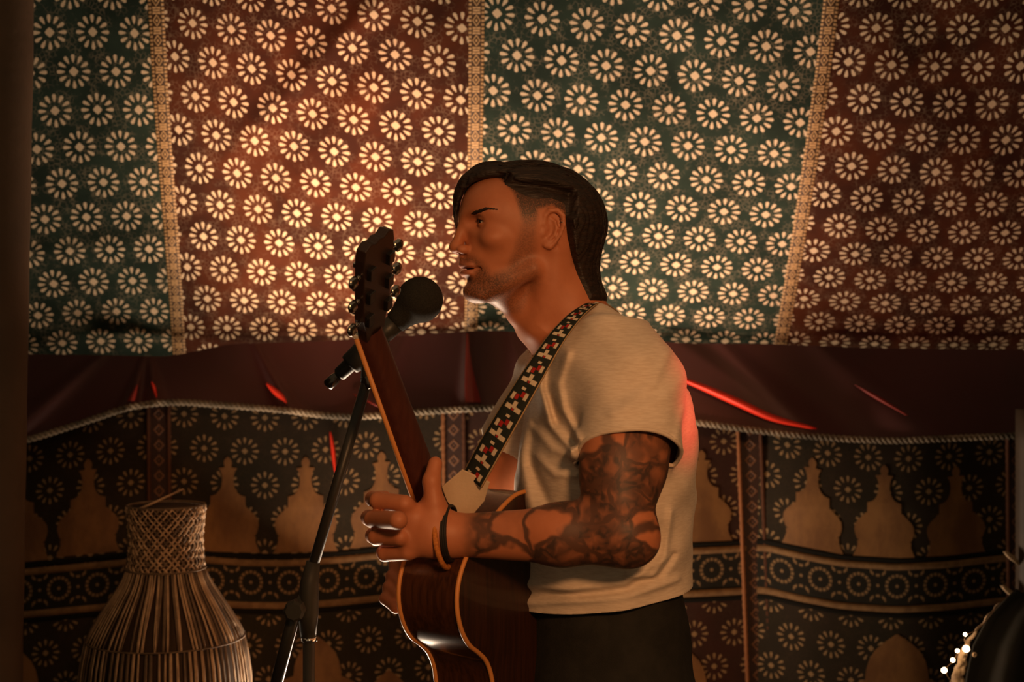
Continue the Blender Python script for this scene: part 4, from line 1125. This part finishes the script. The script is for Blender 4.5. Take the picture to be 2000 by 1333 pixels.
pts = [G(-.125+.054*math.cos(a), .054*math.sin(a), .0008) for a in np.linspace(0, 2*math.pi, 49)]; MB().tube(pts, .003, 6, False).build('rosette', M['binding'], guitar)
MB().box(G(-.325, 0, .005), (GLx, GWx, GN), (.015, .075, .005)).build('bridge', M['board'], guitar, False, bevel=.003)
# neck: half-round back, fretboard, frets
NL = .325
V = []; F = []; seg = 14; rows = 12
for i in range(rows+1):
    t = i/rows; l = -.01+(NL+.01)*t; w = .0275+(.0225-.0275)*t; dp = .0245+(.020-.0245)*t+.035*max(0, 1-t*9)
    for k in range(seg+1):
        a = math.pi*k/seg; V.append(G(l, w*math.cos(a), -dp*math.sin(a)**.8))
for i in range(rows):
    for k in range(seg): F.append((i*(seg+1)+k, i*(seg+1)+k+1, (i+1)*(seg+1)+k+1, (i+1)*(seg+1)+k))
MB().add(V, F).build('neck', M['neckwood'], guitar)
def board(l0, l1, w0, w1, n0, n1, name, mat):
    V = [G(l, s*w, q) for l, w in ((l0, w0), (l1, w1)) for s in (-1, 1) for q in (n0, n1)]
    F = [(0, 1, 3, 2), (4, 6, 7, 5), (0, 4, 5, 1), (2, 3, 7, 6), (0, 2, 6, 4), (1, 5, 7, 3)]
    return MB().add(V, F).build(name, mat, guitar, False, bevel=.0008)
board(-.11, NL, .0282, .0222, .0002, .0065, 'fretboard', M['board'])
for s in (-1, 1):
    MB().tube([G(-.11, s*.0284, .0035), G(NL, s*.0224, .0035)], .0042, 8).build('fretboard_binding', M['binding'], guitar)
for k in range(1, 20):
    l = NL-.65*(1-2**(-k/12)); t = (l+.11)/(NL+.11); w = .0282+(.0222-.0282)*t
    MB().tube([G(l, -w, .0068), G(l, w, .0068)], .0011, 6).build('fret', M['chrome'], guitar)
board(NL, NL+.005, .0225, .0225, -.004, .0092, 'nut', M['bone'])
# headstock tilts back from the nut
HT = math.radians(24); GLh = GLx*math.cos(HT)-GN*math.sin(HT); GNh = GN*math.cos(HT)+GLx*math.sin(HT); GH0 = G(NL, 0, 0)
def GH(l, w, n): return GH0+GLh*l+GWx*w+GNh*n
ho = [(0, .0225), (.02, .026), (.042, .034), (.09, .036), (.145, .038), (.161, .035), (.167, .022), (.162, .010), (.165, 0)]
ho2 = ho+[(l, -w) for l, w in ho[::-1][1:]]
m = len(ho2); V = [GH(l, w, .001) for l, w in ho2]+[GH(l, w, -.015) for l, w in ho2]
F = [tuple(range(m)), tuple(range(2*m-1, m-1, -1))]+[(i, i+m, (i+1) % m+m, (i+1) % m) for i in range(m)]
MB().add(V, F).build('headstock', M['head_face'], guitar, False, bevel=.0015)
tuner0 = None
for s in (-1, 1):
    for l in (.042, .082, .122):
        mb = MB(); mb.tube([GH(l, s*.030, -.008), GH(l, s*.049, -.010)], .0028, 8)
        a, b = GH(l, s*.047, -.010), GH(l, s*.066, -.011)
        mb.tube([a, a+(b-a)*.25, a+(b-a)*.7, b], [.005, .0085, .0085, .005], 12, True, flat=.45)
        tn = mb.build('tuning_peg', M['peg'], guitar)
        MB().box(GH(l, s*.024, -.018), (GLh, GWx, GNh), (.009, .007, .004)).build('gear_housing', M['steel'], tn, False, bevel=.001)
        MB().lathe(GH(l, s*.019, .0), GNh, [(0, .0045), (.008, .0042), (.012, .005), (.014, .003)], 12).build('post', M['chrome'], tn)
for i in range(6):
    w = (-2.5+i)/2.5; mb = MB()
    k = (.042, .082, .122)[i if i < 3 else 5-i]
    mb.tube([G(-.325, w*.027, .012), G(-.11, w*.024, .0105), G(NL, w*.018, .0094), GH(k, (.019 if i > 2 else -.019), .009)], .0006 if i < 3 else .0004, 5)
    mb.build('string', M['string'], guitar)
MB().lathe(G(-.012, .02, -DEP-.002), -GN, [(0, .004), (.004, .003), (.008, .006), (.010, .002)], 12).build('strap_button', M['chrome'], guitar)

# ------------------------------------------------------------------ guitar strap
def strap_mat():
    nt = NT('woven strap'); u, v, vec = nt.uv()       # u -1..1 across, v repeats along
    f = v-v.round(); au = u.abs()
    bar = lambda cu, cv, wu, wv: (1.0-nt.step(((u-cu)/wu).abs().max(((f-cv)/wv).abs()), 0.75, 1.05))
    white = bar(-.42, -.28, .30, .085).max(bar(.45, -.28, .32, .085)).max(bar(0., -.16, .20, .13)).max(bar(-.55, .08, .16, .13)).max(bar(.50, .22, .17, .13)).max(bar(-.02, .43, .2, .05))
    red = bar(-.20, .10, .17, .10).max(bar(.18, .24, .17, .10)).max(bar(.02, -.30, .10, .06))
    c = nt.mix(red, (0.020, 0.024, 0.020), (0.36, 0.022, 0.018)); c = nt.mix(white, c, (0.62, 0.52, 0.38))
    edge = nt.step(au, .90, .94); c = nt.mix(edge, c, (0.42, 0.28, 0.15))
    nt.base(c, 0.85, 0.15); nt.bump(cloth_weave(nt, nt.obj()), 0.4, 0.001); return nt.m
M['strap'] = strap_mat()
M['leather'] = simple('cream leather', (0.66, 0.52, 0.36), 0.7, 0.3, 0, 20, (0.56, 0.43, 0.29), .2, 200)
SP = [(922, 938, 2.085, 27), (955, 878, 2.07, 27.5), (1000, 800, 2.06, 26), (1042, 730, 2.065, 23), (1083, 665, 2.095, 19), (1120, 620, 2.14, 15), (1150, 596, 2.20, 11), (1166, 590, 2.26, 12)]
def snap(c, gap):
    for _ in range(8):
        b = np.array([c]*4, np.float32); b[1, 0] += .002; b[2, 1] += .002; b[3, 2] += .002
        f = f_shirt(b); g = (f[1:]-f[0])/.002; n_ = np.linalg.norm(g)
        if n_ < 1e-3: break
        c = c-g/n_*float(np.clip(f[0]-gap, -.03, .03))
    return c
def band(path, nrm, name, mat, parent, rep, thick=.0022, cross=5, hug=False):
    if hug:
        fixed = []
        for x, y, D, w in path:
            c = snap(A3(Wp(x, y, D)), .006); D2 = c[1]-CAM_Y; fixed.append((c[0]/(D2*K)+1000, 666.5-(c[2]-CAM_Z)/(D2*K), D2, w))
        path = fixed
    P = spline(path, 60); V = []; F = []; UV = []; acc = 0; prev = None
    for i, (x, y, D, w) in enumerate(P):
        c = Wp(x, y, D)
        if hug: c = Vector(snap(A3(c), .005))
        if prev is not None: acc += (c-prev).length
        prev = c
        j = min(i+1, 59); k = max(i-1, 0); t = (Wp(*P[j][:3])-Wp(*P[k][:3])).normalized()
        nn = Vector(nrm(i/59))
        if hug:
            b = np.array([list(c)]*4, np.float32); b[1, 0] += .004; b[2, 1] += .004; b[3, 2] += .004; f_ = f_shirt(b); nn = Vector((f_[1:]-f_[0]).astype(float))
        side = t.cross(nn).normalized()
        for s in np.linspace(-1, 1, cross): V.append(c+side*(s*w*D*K)); UV.append((s, acc/rep))
    for i in range(59):
        for c in range(cross-1): F.append((i*cross+c, i*cross+c+1, (i+1)*cross+c+1, (i+1)*cross+c))
    o = mobj(name, V, F, mat, parent, True, UV); m = o.modifiers.new('t', 'SOLIDIFY'); m.thickness = thick; return o
strap = empty('guitar_strap', tuple(Wp(905, 990, 2.06)), 'black woven strap with red and cream pattern over the shoulder', 'strap')
band(SP, lambda t: (-.45*(1-t)-.1, -.85+.15*t, .15+.75*t**3), 'webbing', M['strap'], strap, .046)
SB = [(1166, 590, 2.26, 12), (1200, 612, 2.36, 20), (1255, 700, 2.455, 24), (1290, 830, 2.48, 26), (1270, 980, 2.50, 26), (1180, 1120, 2.53, 26), (1080, 1230, 2.50, 26)]
band(SB, lambda t: (.5, .6, .6-.5*t), 'webbing', M['strap'], strap, .046, hug=True)
# leather end: tapered tab on a button
E0 = [(912, 915), (955, 945), (950, 970), (930, 1000), (912, 1012), (885, 1000), (868, 965), (866, 948), (882, 928)]
E0 = [(903, 916), (957, 941), (946, 978), (925, 1003), (893, 1001), (873, 978), (863, 950)]
m = len(E0); c0 = np.mean(E0, 0)
V = [Wp(x, y, 2.087+.0003*(y-940)) for x, y in E0]
o = mobj('leather_end', V, [tuple(range(m))], M['leather'], strap, False); md = o.modifiers.new('t', 'SOLIDIFY'); md.thickness = .0035
md = o.modifiers.new('b', 'BEVEL'); md.width = .0012; md.segments = 2

# ------------------------------------------------------------------ microphone and stand
M['foam'] = simple('black foam', (0.034, 0.033, 0.027), 0.95, 0.1, 0, 500, (0.022, 0.021, 0.018), 0.8, 900)
M['blk'] = simple('black painted metal', (0.026, 0.025, 0.021), 0.42, 0.4)
M['blkp'] = simple('black plastic', (0.028, 0.027, 0.022), 0.55, 0.3)
MD = 2.27
mic = empty('microphone', tuple(Wp(715, 700, MD)), 'black microphone with round foam windscreen in front of the singer', 'microphone')
c = Wp(820, 586, MD); ax = (Wp(652, 742, MD)-c).normalized()
R0 = 45.5*MD*K
prof = [(-R0, .001)]+[(-R0*math.cos(a), R0*math.sin(a)*(1 if a < 1.7 else 1)) for a in np.linspace(.12, 2.35, 22)]
prof += [(R0*.95, R0*.60), (R0*1.25, R0*.52), (R0*1.45, R0*.50), (R0*1.47, R0*.40)]
MB().lathe(c, ax, prof, 40).build('windscreen', M['foam'], mic)
MB().lathe(c, ax, [(R0*1.2, .0165), (.075, .0165), (.10, .0150), (.175, .0115), (.178, .008)], 28).build('handle', M['blk'], mic)
MB().lathe(c, ax, [(.176, .0075), (.186, .0095), (.200, .0095), (.203, .006)], 20).build('connector', M['steel'], mic)
stand = empty('microphone_stand', tuple(Wp(603, 1240, MD)*1.0), 'black boom microphone stand in front of the dark print wall', 'microphone stand')
stand.location = (Wp(603, 1240, MD).x, Wp(603, 1240, MD).y+.0, 0)
cl = c+ax*.118
mb = MB(); mb.lathe(cl-ax*.035, ax, [(0, .0195), (.004, .021), (.066, .0185), (.07, .017)], 24)
tip = Wp(716, 748, MD); mb.tube([cl+Vector((0, 0, -.012)), cl+Vector((.004, 0, -.03)), tip], [.012, .011, .010], 12); mb.build('clip', M['blkp'], stand)
MB().lathe(tip+Vector((0, 0, .012)), (0.35, 0, -1), [(0, .0085), (.002, .011), (.02, .011), (.022, .0085)], 18).build('thread_collar', M['steel'], stand)
b1 = Wp(610, 1112, MD); b2 = Wp(536, 1350, MD)
bdir = (b1-tip).normalized()
MB().tube([tip, b1+bdir*.02], .0088, 14).build('boom', M['blk'], stand)
pv_ = Wp(603, 1172, MD)
mb = MB(); mb.tube([Wp(612, 1098, MD), Wp(604, 1140, MD), Wp(602, 1200, MD), Wp(602, 1245, MD)], [.011, .015, .0165, .0125], 16); mb.build('clutch', M['blkp'], stand)
MB().lathe(Wp(578, 1190, MD-.03), (0, -1, 0), [(-.03, .010), (.0, .012), (.004, .017), (.022, .017), (.026, .013)], 8).build('clutch_knob', M['blkp'], stand, False)
mb = MB(); mb.tube([Wp(596, 1165, MD+.0), Wp(572, 1210, MD-.01), b2], [.010, .0105, .0100], 14); mb.build('boom_tail', M['blk'], stand)
MB().tube([Wp(590, 1181, MD-.022), Wp(562, 1186, MD-.024)], .0022, 8).build('wing_bolt', M['chrome'], stand)
base = Vector((pv_.x, pv_.y, .10))
MB().tube([Wp(603, 1225, MD), base], .0095, 16).build('upright', M['blk'], stand)
MB().lathe(Wp(603, 1249, MD), (0, 0, 1), [(-.004, .010), (-.003, .0135), (.003, .0135), (.004, .010)], 18).build('collar_ring', M['chrome'], stand)
for a in (0.4, 2.5, 4.6):
    MB().tube([base+Vector((0, 0, .03)), base+Vector((math.cos(a)*.28, math.sin(a)*.28, -.088))], .008, 10).build('leg', M['blk'], stand)

# ------------------------------------------------------------------ rattan lantern on a stool
LD = 2.9; lc = 324
M['cane'] = simple('pale split cane', (0.50, 0.33, 0.19), 0.6, 0.3, 0, 40, (0.30, 0.19, 0.11))
M['cane_dark'] = simple('smoked cane', (0.17, 0.11, 0.065), 0.7, 0.25, 0, 40, (0.10, 0.065, 0.04))
M['liner'] = simple('dark paper liner', (0.055, 0.035, 0.022), 0.9, 0.1)
px_m = LD*K
ctr = lambda py, dx=0: Wp(lc+dx, py, LD)
zl = lambda py: CAM_Z-(py-666.5)*px_m
lant = empty('rattan_lantern', (ctr(1600).x, ctr(1600).y, zl(1560)), 'rattan lantern with woven neck and split cane body', 'lantern')
cx_, cy_ = ctr(1000).x, ctr(1000).y
def ring_pt(a, r, z): return Vector((cx_+r*px_m*math.cos(a), cy_+r*px_m*math.sin(a), z))
RP = [(1108, 74), (1135, 84), (1165, 104), (1200, 127), (1235, 147), (1250, 153), (1290, 160), (1340, 166), (1420, 164), (1500, 150), (1556, 128)]
def rad(py): return float(np.interp(py, [p[0] for p in RP], [p[1] for p in RP]))
NS = 84
def strip(py0, py1, k, mat, wid, jit):
    a = 2*math.pi*k/NS+random.uniform(-.016, .016); V = []; F = []; nn = 9; d = random.uniform(-jit, jit)
    for i in range(nn):
        py = py0+(py1-py0)*i/(nn-1); r = rad(py); aa = a+d*i/(nn-1)
        w = wid*(1 if i not in (0, nn-1) else .8)
        for s in (-1, 1): V.append(ring_pt(aa+s*w/max(r, 90), r+.6, zl(py)))
    for i in range(nn-1): F.append((2*i, 2*i+1, 2*i+3, 2*i+2))
    o = mobj('cane_strip', V, F, mat, lant, True); m = o.modifiers.new('t', 'SOLIDIFY'); m.thickness = .0012; return o
for k in range(NS):
    strip(1110, 1243, k, M['cane' if random.random() < .62 else 'cane_dark'], random.uniform(1.7, 3.1), .05)
    strip(1243, 1556, k, M['cane' if random.random() < .5 else 'cane_dark'], random.uniform(2.0, 3.6), .03)
for py, rr in ((1110, 1.8), (1244, 1.5), (1556, 3)):
    r = rad(py)+1.5
    MB().tube([ring_pt(a, r, zl(py)) for a in np.linspace(0, 2*math.pi, 65)], rr*px_m, 8, False).build('hoop', M['cane_dark'], lant)
# shade behind the strips
V = []; F = []; sg = 40; rows_ = [p[0] for p in RP]
for py in rows_:
    for k in range(sg): V.append(ring_pt(2*math.pi*k/sg, rad(py)*.86, zl(py)))
for i in range(len(rows_)-1):
    for k in range(sg): F.append((i*sg+k, i*sg+(k+1) % sg, (i+1)*sg+(k+1) % sg, (i+1)*sg+k))
mobj('inner_shade', V, F, M['liner'], lant)
# woven neck: helical canes crossing each other over a dark liner
MB().lathe((cx_, cy_, zl(1112)), (0, 0, 1), [(0, 70*px_m), (.002, 71*px_m), (.10, 66*px_m), (zl(990)-zl(1112), 68*px_m)], 40).build('neck_liner', M['liner'], lant)
def nrad(t): return 74-4.5*math.sin(math.pi*min(1, t*1.1))
for hand in (1, -1):
    for k in range(40):
        pts = []
        for i in range(17):
            t = i/16; a = 2*math.pi*k/40+hand*t*1.5
            ov = 1.5*math.cos(i*math.pi+(0 if hand > 0 else math.pi))
            pts.append(ring_pt(a, nrad(t)+.6+ov, zl(1112+(988-1112)*t)))
        mb = MB(); mb.tube(pts, .0026, 5, True, flat=.5); mb.build('neck_cane', M['cane'] if (k % 3) else M['cane_dark'], lant)
MB().tube([ring_pt(a, 73, zl(988)) for a in np.linspace(0, 2*math.pi, 49)], .003, 8, False).build('hoop', M['cane_dark'], lant)
MB().tube([Wp(268, 997, LD-.065), Wp(300, 983, LD-.06), Wp(358, 956, LD-.03)], [.003, .0026, .0022], 8).build('carry_stick', M['cane'], lant)
stool = empty('round_stool', (cx_, cy_, 0), 'dark round wooden stool under the rattan lantern', 'stool')
MB().lathe((cx_, cy_, zl(1560)-.035), (0, 0, 1), [(0, .15), (.004, .165), (.028, .165), (.033, .155)], 32).build('seat', M['pole'], stool)
for a in (.5, 2.07, 3.64, 5.21):
    MB().tube([(cx_+.11*math.cos(a), cy_+.11*math.sin(a), zl(1560)-.033), (cx_+.15*math.cos(a), cy_+.15*math.sin(a), 0)], [.016, .012], 10).build('leg', M['pole'], stool)

# ------------------------------------------------------------------ fairy lights, branch and drape on the right
FD = 2.9
M['drape'] = simple('black drape', (0.028, 0.025, 0.019), 0.9, 0.15, 0, 12, (0.036, 0.030, 0.023), .3, 300)
V = []; F = []; na, nbv_ = 26, 30
for i in range(nbv_):
    t = i/(nbv_-1); py = 1150+(1960-1150)*t
    left = np.interp(py, [1150, 1200, 1260, 1333, 1960], [1985, 1932, 1900, 1884, 1850])
    for j in range(na):
        s = j/(na-1); x = left+(2300-left)*s
        V.append(Wp(x, py+(10 if i == 0 else 0)*math.sin(j), FD+.05+.02*math.sin(s*22+t*2)+.03*s))
for i in range(nbv_-1):
    for j in range(na-1): F.append((i*na+j, i*na+j+1, (i+1)*na+j+1, (i+1)*na+j))
o = mobj('black_drape', V, F, M['drape']); m = o.modifiers.new('t', 'SOLIDIFY'); m.thickness = .004
zmin = min(v[2] for v in V); o.location.z = 0
tag(o, 'black drape hanging behind the fairy lights', 'drape')
M['branch'] = simple('pale dry bark', (0.42, 0.29, 0.17), 0.8, 0.2, 0, 60, (0.20, 0.13, 0.08), .6, 200)
branch = empty('dry_branch', tuple(Wp(1870, 1900, FD-.02)), 'pale twisted dry branch wound with fairy lights', 'branch')
stems = [([(1856, 1960), (1858, 1500), (1862, 1360), (1872, 1310), (1884, 1268), (1898, 1245), (1916, 1222), (1934, 1198), (1952, 1178)], [.016, .014, .010, .008, .006, .004, .0025, .0016, .001]),
         ([(1890, 1960), (1884, 1500), (1880, 1345), (1868, 1322), (1874, 1296), (1888, 1276), (1893, 1258)], [.012, .011, .008, .006, .005, .004, .002]),
         ([(1846, 1960), (1850, 1500), (1858, 1350), (1866, 1330), (1880, 1312), (1884, 1290), (1880, 1282)], [.010, .009, .007, .005, .005, .004, .002])]
for pts, r in stems:
    S_ = spline([(*p, q) for p, q in zip(pts, r)], 40)
    MB().tube([Wp(s[0]+2*math.sin(i*1.3), s[1], FD+.004*math.sin(i*.9)) for i, s in enumerate(S_)], [max(s[2], .0008) for s in S_], 8).build('stem', M['branch'], branch)
MB().lathe(Wp(1902, 1279, FD-.01), (.2, -1, 0), [(0, .001), (.001, .0045), (.004, .005), (.005, .003), (.003, .0022)], 14).build('bud', M['branch'], branch)
nt = NT('lit bulb'); nt.base((1, .85, .6), .4); nt.b.inputs['Emission Color'].default_value = (1, .66, .36, 1); nt.b.inputs['Emission Strength'].default_value = 22; M['bulb'] = nt.m
M['wire'] = simple('copper wire', (0.25, 0.15, 0.08), 0.4, 0.5, .8)
fairy = empty('fairy_lights', tuple(Wp(1868, 1333, FD-.05)), 'string of small warm white fairy lights on the branch', 'fairy lights')
BU = [(1885, 1240, 4.2), (1887, 1268, 8), (1870, 1272, 4.6), (1861, 1290, 5.4), (1844, 1310, 6.6), (1878, 1352, 5), (1850, 1378, 5), (1872, 1410, 5)]
wp = [(1952, 1180), (1915, 1226), (1885, 1244), (1888, 1268), (1872, 1274), (1864, 1290), (1847, 1310), (1860, 1335), (1878, 1352), (1852, 1378), (1872, 1410), (1865, 1480)]
MB().tube([Wp(*p, FD-.022) for p in spline(wp, 60)], .0008, 5).build('wire', M['wire'], fairy)
for x, y, r in BU:
    rr = r*FD*K*.8
    MB().lathe(Wp(x, y, FD-.026), (0, 0, 1), [(rr*math.sin(a), max(rr*math.cos(a), .0002)) for a in np.linspace(-1.5, 1.5, 9)], 12).build('bulb', M['bulb'], fairy)
# cupped dry seed pods on the right-hand post
M['pod'] = simple('pale seed pod', (0.46, 0.33, 0.20), 0.7, 0.25, 0, 90, (0.30, 0.20, 0.12), .4, 300)
M['post'] = simple('dark bamboo post', (0.035, 0.024, 0.016), 0.6, 0.3, 0, 20, (0.05, 0.033, 0.02))
post = MB().tube([Wp(2016, y, 3.2) for y in np.linspace(800, 1968, 20)], .036, 14).build('bamboo_post', M['post'])
tag(post, 'dark post carrying the pale seed pods', 'post')
for (x, y, L) in ((1980, 1092, 30), (1974, 1158, 36)):
    V = []; F = []; a_n, b_n = 13, 11
    for i in range(a_n):
        t = i/(a_n-1)
        for j in range(b_n):
            s = -1+2*j/(b_n-1); w = math.sin(math.pi*(0.08+.84*(1-t)**.8))*.5*(1-t)**.3
            V.append(Wp(x-18+L*.95*t+s*w*16, y-13+L*(.85*t)+abs(s)*-2+5*w*(1-abs(s)), 3.19-.02*(1-s*s)*w*2))
    for i in range(a_n-1):
        for j in range(b_n-1): F.append((i*b_n+j, i*b_n+j+1, (i+1)*b_n+j+1, (i+1)*b_n+j))
    o = mobj('seed_pod', V, F, M['pod']); m = o.modifiers.new('t', 'SOLIDIFY'); m.thickness = .0015
    tag(o, 'pale cupped seed pod, %s of the two on the dark post' % ('upper' if y < 1100 else 'lower'), 'seed pod', 'seed pods on the dark post')
